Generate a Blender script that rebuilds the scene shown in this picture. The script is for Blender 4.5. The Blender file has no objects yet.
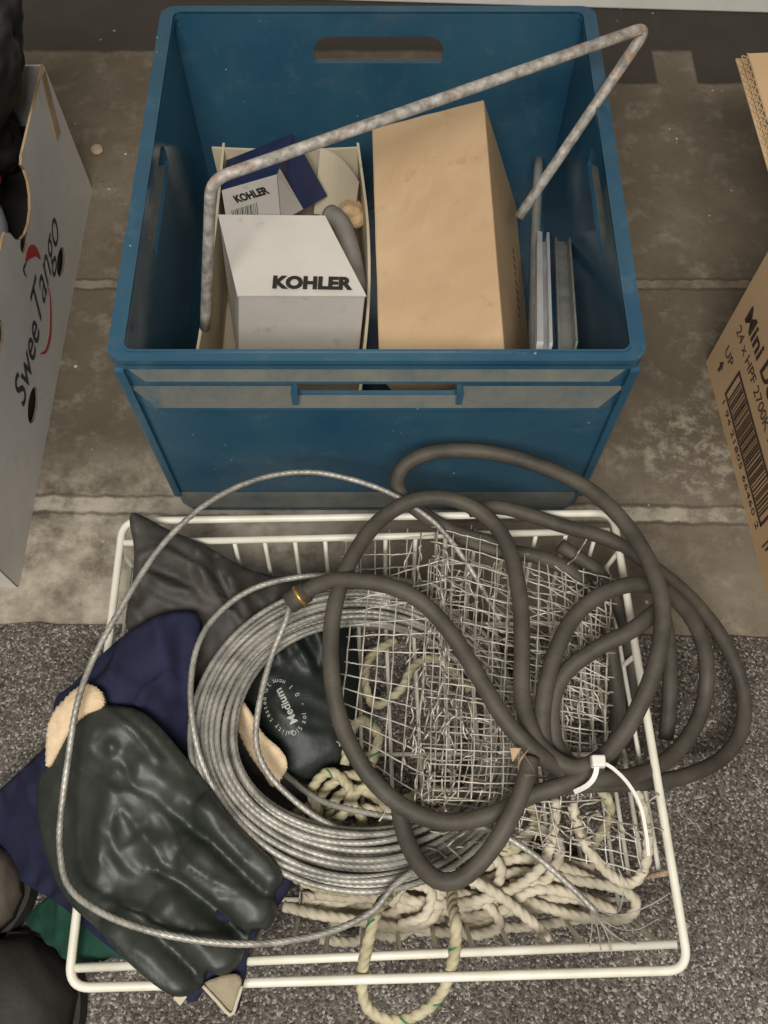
import bpy, bmesh, math, random
from mathutils import Vector, Matrix, noise
from mathutils.geometry import delaunay_2d_cdt
from mathutils.bvhtree import BVHTree

R = random.Random(7)
SC = bpy.context.scene
COL = SC.collection

# ------------------------------------------------------------ camera
F = 900.0
CH = 0.95
TH = math.radians(64.7)
CT, ST = math.cos(TH), math.sin(TH)
cam = bpy.data.cameras.new('camera')
cam.sensor_fit = 'HORIZONTAL'
cam.sensor_width = 36.0
cam.lens = F / 768 * 36.0
cam.clip_start = 0.01
co = bpy.data.objects.new('camera', cam)
COL.objects.link(co)
co.location = (0, 0, CH)
co.rotation_euler = (math.pi / 2 - TH, 0, 0)
SC.camera = co


def ray(px, py):
    a = (px - 384) / F
    b = (512 - py) / F
    return Vector((a, CT + b * ST, -ST + b * CT))


def P(px, py, z=0.0):
    d = ray(px, py)
    t = (z - CH) / d.z
    return Vector((d.x * t, d.y * t, z))


def Q(px, py, Y):
    d = ray(px, py)
    t = Y / d.y
    return Vector((d.x * t, Y, CH + d.z * t))


def QX(px, py, X):
    d = ray(px, py)
    t = X / d.x
    return Vector((X, d.y * t, CH + d.z * t))


# ------------------------------------------------------------ materials
def lin(c):
    out = []
    for v in c:
        v = v / 255.0
        out.append(v / 12.92 if v <= 0.04045 else ((v + 0.055) / 1.055) ** 2.4)
    return out + [1.0]


class NT:
    """small node helper"""
    def __init__(self, name):
        self.m = bpy.data.materials.new(name)
        self.m.use_nodes = True
        self.t = self.m.node_tree
        self.b = self.t.nodes['Principled BSDF']
        self.tc = self.t.nodes.new('ShaderNodeTexCoord').outputs['Object']

    def n(self, kind, **kw):
        nd = self.t.nodes.new('ShaderNode' + kind)
        for k, v in kw.items():
            if k in nd.inputs:
                nd.inputs[k].default_value = v
            else:
                setattr(nd, k, v)
        return nd

    def l(self, a, b):
        self.t.links.new(a, b)

    def noise(self, scale, detail=4, rough=.6, vec=None, dist=0.0):
        nd = self.n('TexNoise')
        nd.inputs['Scale'].default_value = scale
        nd.inputs['Detail'].default_value = detail
        nd.inputs['Roughness'].default_value = rough
        nd.inputs['Distortion'].default_value = dist
        self.l(vec or self.tc, nd.inputs['Vector'])
        return nd.outputs['Fac']

    def ramp(self, fac, stops):
        nd = self.n('ValToRGB')
        el = nd.color_ramp.elements
        while len(el) < len(stops):
            el.new(0.5)
        for e, (p, c) in zip(el, stops):
            e.position = p
            e.color = lin(c) if len(c) == 3 else c
        self.l(fac, nd.inputs['Fac'])
        return nd.outputs['Color']

    def mix(self, fac, a, b, mode='MIX'):
        nd = self.n('MixRGB', blend_type=mode)
        for i, v in ((0, fac), (1, a), (2, b)):
            if hasattr(v, 'links'):
                self.l(v, nd.inputs[i])
            elif isinstance(v, (int, float)):
                nd.inputs[i].default_value = v
            else:
                nd.inputs[i].default_value = lin(v) if len(v) == 3 else v
        return nd.outputs[0]

    def math(self, op, a, b=0.0, c=0.0, clamp=False):
        nd = self.n('Math', operation=op, use_clamp=clamp)
        for i, v in enumerate((a, b, c)):
            if hasattr(v, 'links'):
                self.l(v, nd.inputs[i])
            else:
                nd.inputs[i].default_value = v
        return nd.outputs[0]

    def step(self, x, lo, hi):
        nd = self.n('MapRange', interpolation_type='SMOOTHSTEP')
        self.l(x, nd.inputs[0])
        nd.inputs[1].default_value = lo
        nd.inputs[2].default_value = hi
        return nd.outputs[0]

    def bump(self, h, strength, dist=.002, prev=None):
        nd = self.n('Bump')
        nd.inputs['Strength'].default_value = strength
        nd.inputs['Distance'].default_value = dist
        self.l(h, nd.inputs['Height'])
        if prev is not None:
            self.l(prev, nd.inputs['Normal'])
        self.l(nd.outputs[0], self.b.inputs['Normal'])
        return nd.outputs[0]

    def out(self, color=None, rough=.5, metal=0.0, spec=.5):
        if color is not None:
            if hasattr(color, 'links'):
                self.l(color, self.b.inputs['Base Color'])
            else:
                self.b.inputs['Base Color'].default_value = lin(color)
        if hasattr(rough, 'links'):
            self.l(rough, self.b.inputs['Roughness'])
        else:
            self.b.inputs['Roughness'].default_value = rough
        self.b.inputs['Metallic'].default_value = metal
        self.b.inputs['Specular IOR Level'].default_value = spec
        return self.m


def simple(name, c1, c2=None, scale=20, rough=.6, metal=0.0, bump=0.0, bscale=200, spec=.5, lo=.35, hi=.65):
    k = NT(name)
    col = c1
    if c2:
        col = k.ramp(k.noise(scale, 5), [(lo, c1), (hi, c2)])
    if bump:
        k.bump(k.noise(bscale, 3), bump)
    return k.out(col, rough, metal, spec)


def mat_concrete():
    k = NT('concrete')
    n1 = k.noise(2.6, 6, .62)
    n2 = k.noise(24, 6, .7)
    n3 = k.noise(130, 4, .7)
    base = k.ramp(n1, [(.3, (78, 69, 56)), (.52, (102, 92, 77)), (.72, (130, 120, 103))])
    base = k.mix(k.step(n2, .48, .78), base, (138, 129, 114))
    base = k.mix(k.step(n3, .55, .72), base, (92, 80, 66))
    sx = k.n('SeparateXYZ')
    k.l(k.tc, sx.inputs[0])
    X, Y = sx.outputs[0], sx.outputs[1]
    # pale scuffed band of old slurry in front of the joint
    band = k.math('MULTIPLY', k.step(Y, .235, .33), k.math('SUBTRACT', 1.0, k.step(Y, .45, .56)))
    sc = k.math('MULTIPLY', band, k.step(k.noise(9, 7, .7), .36, .62))
    lft = k.math('MULTIPLY_ADD', k.step(X, .05, -.2), .7, .15)
    base = k.mix(k.math('MULTIPLY', sc, lft), base, (192, 182, 164))
    # scuff by the brown carton
    vm = k.n('VectorMath', operation='DISTANCE')
    k.l(k.tc, vm.inputs[0])
    vm.inputs[1].default_value = (.375, .53, 0)
    rg = k.math('SUBTRACT', 1.0, k.step(vm.outputs['Value'], .01, .11))
    sc2 = k.math('MULTIPLY', rg, k.step(k.noise(48, 7, .8), .46, .6))
    base = k.mix(k.math('MULTIPLY', sc2, .38), base, (190, 180, 160))
    # painted joint lines with worn edges
    wob = k.math('MULTIPLY_ADD', k.noise(40, 3), .012, -.006)
    for y0, hw, slope, col, amt in ((.452, .0085, -.02, (176, 168, 152), .8), (.783, .006, .0, (150, 138, 120), .6)):
        d = k.math('ABSOLUTE', k.math('ADD', k.math('SUBTRACT', k.math('MULTIPLY_ADD', X, -slope, Y), y0), wob))
        ln = k.math('SUBTRACT', 1.0, k.step(d, hw * .8, hw * 1.15))
        ln = k.math('MULTIPLY', ln, k.step(k.noise(11, 6, .75), .4, .58))
        base = k.mix(k.math('MULTIPLY', ln, amt), base, col)
        d2 = k.math('SUBTRACT', 1.0, k.step(k.math('ABSOLUTE', k.math('ADD', d, -hw * 1.4)), .0005, .003))
        base = k.mix(k.math('MULTIPLY', d2, .5), base, (58, 50, 42))
    # dark strip along the wall, stepped edge
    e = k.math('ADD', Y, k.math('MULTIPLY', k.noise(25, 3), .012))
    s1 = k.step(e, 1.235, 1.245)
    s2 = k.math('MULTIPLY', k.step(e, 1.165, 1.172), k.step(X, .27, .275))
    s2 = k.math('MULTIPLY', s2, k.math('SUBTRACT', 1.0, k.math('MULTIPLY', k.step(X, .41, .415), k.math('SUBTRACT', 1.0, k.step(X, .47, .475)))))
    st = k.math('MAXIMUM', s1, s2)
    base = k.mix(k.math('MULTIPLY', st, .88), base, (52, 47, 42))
    # white paint specks
    v = k.n('TexVoronoi')
    v.inputs['Scale'].default_value = 38
    k.l(k.tc, v.inputs['Vector'])
    spk = k.math('SUBTRACT', 1.0, k.step(v.outputs['Distance'], .06, .1))
    spk = k.math('MULTIPLY', spk, k.step(k.noise(12, 4), .52, .6))
    base = k.mix(k.math('MULTIPLY', spk, .7), base, (208, 200, 186))
    bmp = k.bump(n3, .25, .001)
    k.bump(n2, .3, .003, bmp)
    return k.out(base, .62, 0, .35)


def mat_carpet():
    k = NT('carpet_pile')
    v = k.n('TexVoronoi')
    v.inputs['Scale'].default_value = 470
    k.l(k.tc, v.inputs['Vector'])
    sep = k.n('SeparateColor')
    k.l(v.outputs['Color'], sep.inputs[0])
    c = k.ramp(sep.outputs[0], [(.0, (80, 75, 69)), (.3, (106, 100, 93)), (.62, (126, 120, 112)), (.84, (148, 142, 133)), (.96, (196, 190, 180))])
    pick = k.step(sep.outputs[1], .998, .999)
    c = k.mix(pick, c, (120, 62, 60))
    big = k.ramp(k.noise(7, 4), [(.35, (200, 198, 196)), (.7, (255, 255, 255))])
    c = k.mix(1.0, c, big, 'MULTIPLY')
    h = k.math('ADD', k.math('MULTIPLY', v.outputs['Distance'], -1.0), k.math('MULTIPLY', k.noise(700, 2), .5))
    k.bump(h, .8, .003)
    return k.out(c, .95, 0, .1)


def mat_crate():
    k = NT('blue_plastic')
    base = k.ramp(k.noise(6, 5), [(.35, (34, 74, 97)), (.65, (50, 88, 108))])
    st = k.step(k.noise(22, 8, .75), .52, .8)
    base = k.mix(k.math('MULTIPLY', st, .45), base, (98, 116, 124))
    sp = k.n('TexVoronoi')
    sp.inputs['Scale'].default_value = 60
    k.l(k.tc, sp.inputs['Vector'])
    dots = k.math('MULTIPLY', k.math('SUBTRACT', 1.0, k.step(sp.outputs['Distance'], .05, .09)), k.step(k.noise(9, 3), .55, .62))
    base = k.mix(k.math('MULTIPLY', dots, .7), base, (205, 200, 188))
    k.bump(k.noise(150, 3), .08, .001)
    return k.out(base, k.ramp(k.noise(15, 5), [(.3, (90, 90, 90)), (.7, (140, 140, 140))]), 0, .5)


def mat_dust():
    k = NT('dusty_blue_plastic')
    c = k.ramp(k.noise(28, 7, .7), [(.25, (56, 78, 88)), (.45, (88, 91, 87)), (.75, (106, 104, 96))])
    k.bump(k.noise(200, 3), .2, .001)
    return k.out(c, .8, 0, .3)


def mat_card(name, c1, c2, stain=None):
    k = NT(name)
    c = k.ramp(k.noise(7, 5), [(.35, c1), (.65, c2)])
    if stain:
        s = k.step(k.noise(26, 6, .7), .58, .72)
        c = k.mix(k.math('MULTIPLY', s, .5), c, stain)
    k.bump(k.noise(60, 5), .12, .002)
    return k.out(c, .8, 0, .25)


def mat_strand(name, ca, cb, metal, rough, fleck=None):
    """ropes and wire rope: colour follows the lay (UV.y runs round the strands)"""
    k = NT(name)
    uv = k.n('UVMap')
    sp = k.n('SeparateXYZ')
    k.l(uv.outputs[0], sp.inputs[0])
    c = k.ramp(k.noise(45, 5), [(.35, ca), (.65, cb)])
    if fleck:
        a = k.math('FRACT', k.math('ADD', sp.outputs[1], .15))
        band = k.math('MULTIPLY', k.step(a, .12, .16), k.math('SUBTRACT', 1.0, k.step(a, .22, .26)))
        on = k.step(k.noise(30, 2), .52, .57)
        c = k.mix(k.math('MULTIPLY', band, on), c, fleck)
    k.bump(k.noise(600, 2), .25, .0006)
    return k.out(c, rough, metal, .4)


M = {}
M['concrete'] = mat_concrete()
M['carpet'] = mat_carpet()
M['crate'] = mat_crate()
M['dust'] = mat_dust()
M['wall'] = simple('wall_paint', (176, 170, 160), (188, 182, 172), 8, .7)
M['skirt'] = simple('skirting_paint', (226, 222, 214), (236, 232, 224), 12, .5)
M['brown'] = mat_card('kraft_card', (188, 158, 122), (202, 174, 138), (158, 126, 92))
M['brown2'] = mat_card('carton_card', (198, 166, 128), (208, 176, 138))
M['cardedge'] = mat_card('card_edge', (150, 124, 92), (214, 190, 154))
M['rawedge'] = simple('raw_board_edge', (96, 84, 70), (124, 108, 88), 80, .9)
M['white_card'] = mat_card('white_card', (196, 192, 186), (210, 206, 200), (182, 176, 166))
M['white_box'] = mat_card('white_box_card', (196, 190, 181), (212, 206, 197), (154, 145, 132))
M['cream_card'] = mat_card('cream_card', (190, 176, 150), (206, 194, 168), (140, 120, 92))
M['navy_card'] = simple('navy_card', (36, 44, 78), (46, 54, 90), 14, .5)
M['ink'] = simple('black_ink', (38, 34, 32), None, rough=.7)
M['brownink'] = simple('brown_ink', (62, 44, 34), (74, 54, 42), 80, .8)
M['greyink'] = simple('dark_ink', (46, 46, 48), (66, 66, 66), 90, .7)
M['red'] = simple('red_ink', (160, 44, 48), (176, 60, 60), 60, .7)
M['stamp'] = simple('pale_stamp_ink', (150, 156, 146), (176, 182, 170), 300, .7)
M['orange'] = simple('orange_print', (206, 140, 60), (226, 180, 110), 200, .6)
M['galv'] = simple('galvanised_steel', (128, 122, 114), (190, 186, 178), 60, .55, .35, .25, 250)
k = NT('galvanised_steel_worn')
c_ = k.ramp(k.noise(110, 5, .6), [(.33, (122, 117, 110)), (.5, (156, 151, 142)), (.68, (192, 187, 178))])
vd = k.n('VectorMath', operation='DISTANCE')
k.l(k.tc, vd.inputs[0])
k.rodspot = vd
rs_ = k.math('MULTIPLY', k.step(k.noise(120, 4, .7), .5, .6), k.step(k.noise(14, 2), .52, .6))
c_ = k.mix(k.math('MULTIPLY', rs_, .5), c_, (158, 104, 70))
k.bump(k.noise(300, 3), .3)
M['galv'] = k.out(c_, .6, .2, .4)
M['rust'] = simple('rusty_white_coating', (150, 98, 62), (208, 194, 168), 60, .8, .1, .3, 300)
M['alu'] = simple('aluminium', (206, 206, 206), (226, 226, 226), 20, .4, .25)
M['tube'] = simple('dull_steel', (128, 130, 126), (158, 158, 152), 30, .45, .3)
M['whitewire'] = simple('white_coated_wire', (214, 208, 190), (228, 224, 210), 30, .4)
M['mesh'] = simple('zinc_mesh_wire', (150, 142, 128), (208, 200, 186), 70, .5, .35, .2, 400)
M['cable'] = simple('black_rubber', (60, 56, 49), (82, 76, 66), 28, .62, 0, .2, 300, .35)
M['brass'] = simple('brass', (190, 146, 74), (214, 176, 100), 80, .35, .8)
M['steelrope'] = mat_strand('steel_wire_rope', (124, 121, 113), (172, 168, 158), .3, .45)
M['rope'] = mat_strand('white_rope', (174, 164, 142), (204, 194, 173), 0, .85)
M['greenrope'] = mat_strand('green_flecked_rope', (158, 149, 118), (192, 182, 152), 0, .7, (52, 112, 70))
M['pvc'] = simple('dark_green_pvc', (34, 39, 33), (48, 52, 45), 16, .5, 0, .2, 60, .5)
M['pvc2'] = simple('green_pvc', (18, 24, 20), (26, 32, 27), 16, .46, 0, .25, 70, .3)
M['knit'] = simple('cream_knit', (212, 186, 150), (226, 202, 168), 120, .9, 0, .5, 700, .2)
M['nylon'] = simple('charcoal_nylon', (52, 49, 45), (64, 60, 55), 20, .62, 0, .15, 500, .4)
M['navy'] = simple('navy_cotton', (28, 30, 50), (39, 41, 64), 20, .85, 0, .3, 500, .2)
M['greencloth'] = simple('bottle_green_cloth', (20, 56, 44), (34, 74, 60), 40, .8, 0, .3, 400, .25)
M['suede'] = simple('beige_suede', (140, 128, 108), (158, 146, 124), 60, .9, 0, .3, 500, .1)
M['piping'] = simple('cream_piping', (182, 174, 150), None, rough=.7)
M['black'] = simple('black_bag', (22, 20, 18), (32, 28, 26), 20, .6, 0, .2, 60)
M['bluegrey'] = simple('pale_blue_plastic', (150, 158, 168), (176, 182, 188), 10, .4)
M['orangeplastic'] = simple('orange_plastic', (214, 96, 30), None, rough=.45)
M['bluefilm'] = simple('blue_film', (52, 54, 120), None, rough=.45)
M['zip'] = simple('white_nylon', (220, 216, 206), None, rough=.45)
M['greyplastic'] = simple('grey_plastic', (116, 112, 106), (140, 134, 126), 30, .5)
M['paper'] = simple('brown_paper', (176, 146, 106), (204, 176, 138), 60, .85, 0, .4, 90)
M['boot'] = simple('worn_brown_leather', (74, 66, 56), (96, 88, 76), 30, .7, 0, .3, 120)
M['darkboot'] = simple('dark_brown_leather', (26, 22, 18), (36, 30, 25), 30, .7, 0, .3, 120)
M['sole'] = simple('dark_rubber_sole', (32, 28, 24), (42, 38, 32), 60, .8)
M['dustystone'] = simple('stone_grit', (150, 132, 106), (180, 160, 130), 60, .9)


# ------------------------------------------------------------ object helpers
def tag(o, label=None, cat=None, group=None, kind=None):
    for k_, v in (('label', label), ('category', cat), ('group', group), ('kind', kind)):
        if v:
            o[k_] = v
    return o


def thing(name, label, cat, loc, group=None):
    o = bpy.data.objects.new(name, None)
    o.empty_display_size = .03
    COL.objects.link(o)
    o.location = loc
    return tag(o, label, cat, group)


def wloc(o):
    v = Vector((0, 0, 0))
    while o:
        v = v + o.location
        o = o.parent
    return v


class MB:
    def __init__(self):
        self.v = []
        self.f = []
        self.uv = []      # per face list of uv or None
        self.mi = []
        self.cur = 0

    def add(self, vs, fs, uvs=None):
        o = len(self.v)
        self.v += [Vector(p) for p in vs]
        for i, f in enumerate(fs):
            self.f.append([o + a for a in f])
            self.uv.append(uvs[i] if uvs else None)
            self.mi.append(self.cur)
        return self

    def box(self, lo, hi):
        (x0, y0, z0), (x1, y1, z1) = lo, hi
        return self.hex([(x0, y0, z0), (x1, y0, z0), (x1, y1, z0), (x0, y1, z0), (x0, y0, z1), (x1, y0, z1), (x1, y1, z1), (x0, y1, z1)])

    def hex(self, c):
        # c: bottom ring ccw (0-3), top ring ccw (4-7)
        return self.add(c, [(3, 2, 1, 0), (4, 5, 6, 7), (0, 1, 5, 4), (1, 2, 6, 5), (2, 3, 7, 6), (3, 0, 4, 7)])

    def bhex(self, c, r=.002, seg=2):
        bm = bmesh.new()
        vs = [bm.verts.new(p) for p in c]
        for f in [(3, 2, 1, 0), (4, 5, 6, 7), (0, 1, 5, 4), (1, 2, 6, 5), (2, 3, 7, 6), (3, 0, 4, 7)]:
            bm.faces.new([vs[i] for i in f])
        bmesh.ops.bevel(bm, geom=list(bm.edges), offset=r, segments=seg, affect='EDGES', profile=.5)
        bm.verts.index_update()
        self.add([v.co.copy() for v in bm.verts], [[v.index for v in f.verts] for f in bm.faces])
        bm.free()
        return self

    def tube(self, pts, r, sides=10, lobes=0, pitch=.03, depth=.18, cap=True, closed=False, phase=0.0):
        pts = [Vector(p) for p in pts]
        n = len(pts)
        rr = r if hasattr(r, '__len__') else [r] * n
        t0 = (pts[1] - pts[0]).normalized()
        up = Vector((0, 0, 1)) if abs(t0.z) < .9 else Vector((1, 0, 0))
        nrm = (up - t0 * up.dot(t0)).normalized()
        s = 0.0
        vs, fs, uvs = [], [], []
        prev = t0
        for i in range(n):
            if i == 0:
                t = t0
            elif i == n - 1:
                t = (pts[i] - pts[i - 1]).normalized()
            else:
                t = (pts[i + 1] - pts[i - 1]).normalized()
            if i:
                s += (pts[i] - pts[i - 1]).length
                q = prev.rotation_difference(t)
                nrm = q @ nrm
                nrm = (nrm - t * nrm.dot(t)).normalized()
            prev = t
            b = t.cross(nrm)
            tw = phase + s / pitch * 2 * math.pi if lobes else 0
            for k in range(sides):
                a = 2 * math.pi * k / sides
                rad = rr[i]
                if lobes:
                    rad *= 1 - depth + depth * abs(math.cos(lobes * a / 2)) ** .7 * 1.0
                vs.append(pts[i] + (nrm * math.cos(a + tw) + b * math.sin(a + tw)) * rad)
        for i in range(n - 1):
            for k in range(sides):
                k2 = (k + 1) % sides
                fs.append((i * sides + k, i * sides + k2, (i + 1) * sides + k2, (i + 1) * sides + k))
                if lobes:
                    u0, u1 = i / n, (i + 1) / n
                    v0, v1 = k / sides, (k + 1) / sides
                    uvs.append([(u0, v0), (u0, v1), (u1, v1), (u1, v0)])
        if cap:
            fs.append(tuple(range(sides - 1, -1, -1)))
            fs.append(tuple(range((n - 1) * sides, n * sides)))
            if lobes:
                uvs += [[(0, 0)] * sides] * 2
        return self.add(vs, fs, uvs if lobes else None)

    def ball(self, c, rx, ry, rz, nu=16, nv=10):
        c = Vector(c)
        vs = [c + Vector((0, 0, -rz))]
        for j in range(1, nv):
            ph = -math.pi / 2 + math.pi * j / nv
            for i in range(nu):
                a = 2 * math.pi * i / nu
                vs.append(c + Vector((rx * math.cos(a) * math.cos(ph), ry * math.sin(a) * math.cos(ph), rz * math.sin(ph))))
        vs.append(c + Vector((0, 0, rz)))
        fs = []
        for i in range(nu):
            i2 = (i + 1) % nu
            fs.append((0, 1 + i2, 1 + i))
            for j in range(nv - 2):
                a = 1 + j * nu
                fs.append((a + i, a + i2, a + nu + i2, a + nu + i))
            fs.append((1 + (nv - 2) * nu + i, 1 + (nv - 2) * nu + i2, len(vs) - 1))
        return self.add(vs, fs)

    def panel(self, outer, holes, fn, th, side_mat=0):
        """flat sheet with holes: fn(u, v, w) -> point, w from 0 to th"""
        vs, fs = tri2d(outer, holes)
        n = len(vs)
        allv = [fn(u, v, 0) for u, v in vs] + [fn(u, v, th) for u, v in vs]
        ff = [tuple(reversed(f)) for f in fs] + [tuple(i + n for i in f) for f in fs]
        cnt = {}
        for f in fs:
            for a, b in zip(f, f[1:] + f[:1]):
                cnt[(a, b)] = 1
        for (a, b) in cnt:
            if (b, a) not in cnt:
                ff.append((a, b, b + n, a + n))
        self.add(allv, ff)
        for i in range(len(self.mi) - len(ff) + 2 * len(fs), len(self.mi)):
            self.mi[i] = side_mat
        return self

    def build(self, name, mat, parent=None, smooth=False):
        mats = mat if isinstance(mat, (list, tuple)) else [mat]
        if parent is None:
            xs = [p.x for p in self.v]; ys = [p.y for p in self.v]; zs = [p.z for p in self.v]
            loc = Vector(((min(xs) + max(xs)) / 2, (min(ys) + max(ys)) / 2, min(zs)))
            off = loc
        else:
            loc = Vector((0, 0, 0))
            off = wloc(parent)
        me = bpy.data.meshes.new(name)
        me.from_pydata([p - off for p in self.v], [], self.f)
        for m_ in mats:
            me.materials.append(m_)
        me.polygons.foreach_set('material_index', self.mi)
        if smooth:
            me.polygons.foreach_set('use_smooth', [True] * len(self.f))
        if any(self.uv):
            ul = me.uv_layers.new(name='UVMap')
            k = 0
            flat = []
            for f, u in zip(self.f, self.uv):
                for j in range(len(f)):
                    flat += list(u[j]) if u else [0.0, 0.0]
            ul.data.foreach_set('uv', flat)
        me.update()
        bm = bmesh.new()
        bm.from_mesh(me)
        bmesh.ops.recalc_face_normals(bm, faces=bm.faces)
        bm.to_mesh(me)
        bm.free()
        o = bpy.data.objects.new(name, me)
        COL.objects.link(o)
        o.location = loc
        if parent is not None:
            o.parent = parent
        return o


def inside(p, poly):
    x, y = p
    c = False
    j = len(poly) - 1
    for i in range(len(poly)):
        xi, yi = poly[i]
        xj, yj = poly[j]
        if (yi > y) != (yj > y) and x < (xj - xi) * (y - yi) / (yj - yi) + xi:
            c = not c
        j = i
    return c


def tri2d(outer, holes=(), extra=()):
    pts, edges = [], []
    for loop in [outer] + list(holes):
        o = len(pts)
        pts += [Vector(p) for p in loop]
        edges += [(o + i, o + (i + 1) % len(loop)) for i in range(len(loop))]
    pts += [Vector(p) for p in extra]
    v, e, f, *_ = delaunay_2d_cdt(pts, edges, [], 0, 1e-7)
    out = []
    for t in f:
        c = ((v[t[0]].x + v[t[1]].x + v[t[2]].x) / 3, (v[t[0]].y + v[t[1]].y + v[t[2]].y) / 3)
        if inside(c, outer) and not any(inside(c, h) for h in holes):
            out.append(tuple(t))
    return [(a.x, a.y) for a in v], out


def spline(pts, step=.006, closed=False):
    """Catmull-Rom through 3D points, resampled evenly"""
    pts = [Vector(p) for p in pts]
    n = len(pts)
    dense = []
    rng = range(n if closed else n - 1)
    for i in rng:
        p1, p2 = pts[i], pts[(i + 1) % n]
        p0 = pts[(i - 1) % n] if (closed or i > 0) else p1 * 2 - p2
        p3 = pts[(i + 2) % n] if (closed or i < n - 2) else p2 * 2 - p1
        m = max(4, int((p2 - p1).length / (step * .5)))
        for k in range(m):
            t = k / m
            dense.append(.5 * ((2 * p1) + (p2 - p0) * t + (2 * p0 - 5 * p1 + 4 * p2 - p3) * t * t + (3 * p1 - p0 - 3 * p2 + p3) * t ** 3))
    dense.append(pts[0] if closed else pts[-1])
    out = [dense[0]]
    acc = 0
    for a, b in zip(dense, dense[1:]):
        d = (b - a).length
        acc += d
        if acc >= step:
            out.append(b)
            acc = 0
    if (out[-1] - dense[-1]).length > step * .3:
        out.append(dense[-1])
    return out


def path(px, step=.006):
    return spline([P(*p) for p in px], step)


def segd(p, a, b):
    ab = b - a
    t = max(0, min(1, (p - a).dot(ab) / max(1e-12, ab.length_squared)))
    return (p - a - ab * t).length, t


def smooth_loop(poly, sub=5):
    n = len(poly)
    out = []
    for i in range(n):
        p0, p1, p2, p3 = [Vector(poly[(i + k) % n]) for k in (-1, 0, 1, 2)]
        for k in range(sub):
            t = k / sub
            out.append(.5 * ((2 * p1) + (p2 - p0) * t + (2 * p0 - 5 * p1 + 4 * p2 - p3) * t * t + (3 * p1 - p0 - 3 * p2 + p3) * t ** 3))
    return out


def drape(poly, name, mat, parent=None, step=.005, bulge=.012, width=.02, folds=.004, fscale=14, thick=.006,
          ridges=(), fingers=(), seed=0.0, sub=5, fine=0.0, finescale=60, stretch=None, wr=(), jag=0.0):
    """soft sheet or glove lying over things: poly = (px, py, z) outline; ridges = (px polyline, width, height);
    fingers = (px a, px b, radius, height)"""
    loop = smooth_loop([P(*p) for p in poly], sub)
    if jag:
        rj = random.Random(9)
        ctr = sum(loop, Vector()) / len(loop)
        loop = [p + (p - ctr).normalized() * (jag if i % 2 else -jag) * rj.uniform(.3, 1) for i, p in enumerate(loop)]
    out2 = [(p.x, p.y) for p in loop]
    xs = [p[0] for p in out2]; ys = [p[1] for p in out2]
    bset = [Vector(p) for p in out2]
    nb = len(bset)
    zavg = sum(p.z for p in loop) / nb

    def dist(p):
        return min(segd(p, bset[i], bset[(i + 1) % nb])[0] for i in range(nb))
    extra = []
    y = min(ys)
    row = 0
    rr = random.Random(3)
    while y < max(ys):
        x = min(xs) + (step / 2 if row % 2 else 0)
        while x < max(xs):
            q = (x + rr.uniform(-.15, .15) * step, y + rr.uniform(-.15, .15) * step)
            if inside(q, out2) and dist(Vector(q)) > step * .45:
                extra.append(q)
            x += step
        y += step * .87
        row += 1
    vs, fs = tri2d(out2, (), extra)
    RG = [([P(a, b, zavg).to_2d() for a, b in pl], w, h) for pl, w, h in ridges]
    FG = [(P(*a, zavg).to_2d(), P(*b, zavg).to_2d(), r_, h) for a, b, r_, h in fingers]
    sv = Vector((seed * 7.1, seed * 3.3, seed))
    top, bot = [], []
    for (x, y) in vs:
        p = Vector((x, y))
        d = dist(p)
        wsum = zs = 0
        for i in range(0, nb, 2):
            w = 1 / ((p - bset[i]).length_squared + 1e-5) ** 1.5
            wsum += w
            zs += w * loop[i].z
        z = zs / wsum
        e = 1 - math.exp(-d / width)
        h = bulge * e
        for a, b, r_, hh in FG:
            dd, t = segd(p, a, b)
            if dd < r_:
                h = max(h, hh * math.sqrt(1 - (dd / r_) ** 2)) if True else h
        h *= min(1, d / .003) ** .5
        q3 = Vector((x, y, 0)) * fscale + sv
        if stretch:
            ca, sa = math.cos(stretch[0]), math.sin(stretch[0])
            q3 = Vector(((x * ca + y * sa) / stretch[1], -x * sa + y * ca, 0)) * fscale + sv
        f = noise.noise(q3) + .5 * (1 - 2 * abs(noise.noise(q3 * 1.7 + Vector((5, 2, 0)))))
        h += folds * f * e
        if fine:
            h += fine * noise.noise(Vector((x, y, 0)) * finescale + sv) * e
        for ang, st_, sc_, am in wr:
            ca, sa = math.cos(ang), math.sin(ang)
            u_, v_ = (x * ca + y * sa), (-x * sa + y * ca)
            wv = noise.noise(Vector((x * 12, y * 12, seed + 3))) * .03
            g = 1 - abs(noise.noise(Vector((u_ / st_ * sc_, (v_ + wv) * sc_, seed + ang))) * 2)
            h += am * (max(0, g) ** 3 - .3) * e
        for pl, w, hh in RG:
            dm = min(segd(p, a, b)[0] for a, b in zip(pl, pl[1:]))
            h += hh * math.exp(-(dm / w) ** 2) * e ** .5
        top.append(Vector((x, y, z + h)))
        bot.append(Vector((x, y, z + min(h - thick * .6, h * .3) - thick)))
    n = len(vs)
    mb = MB()
    ff = list(fs) + [tuple(i + n for i in reversed(f)) for f in fs]
    cnt = set()
    for f in fs:
        for a, b in zip(f, f[1:] + f[:1]):
            cnt.add((a, b))
    for a, b in cnt:
        if (b, a) not in cnt:
            ff.append((b, a, a + n, b + n))
    mb.add(top + bot, ff)
    o = mb.build(name, mat, parent, True)
    return o


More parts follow.
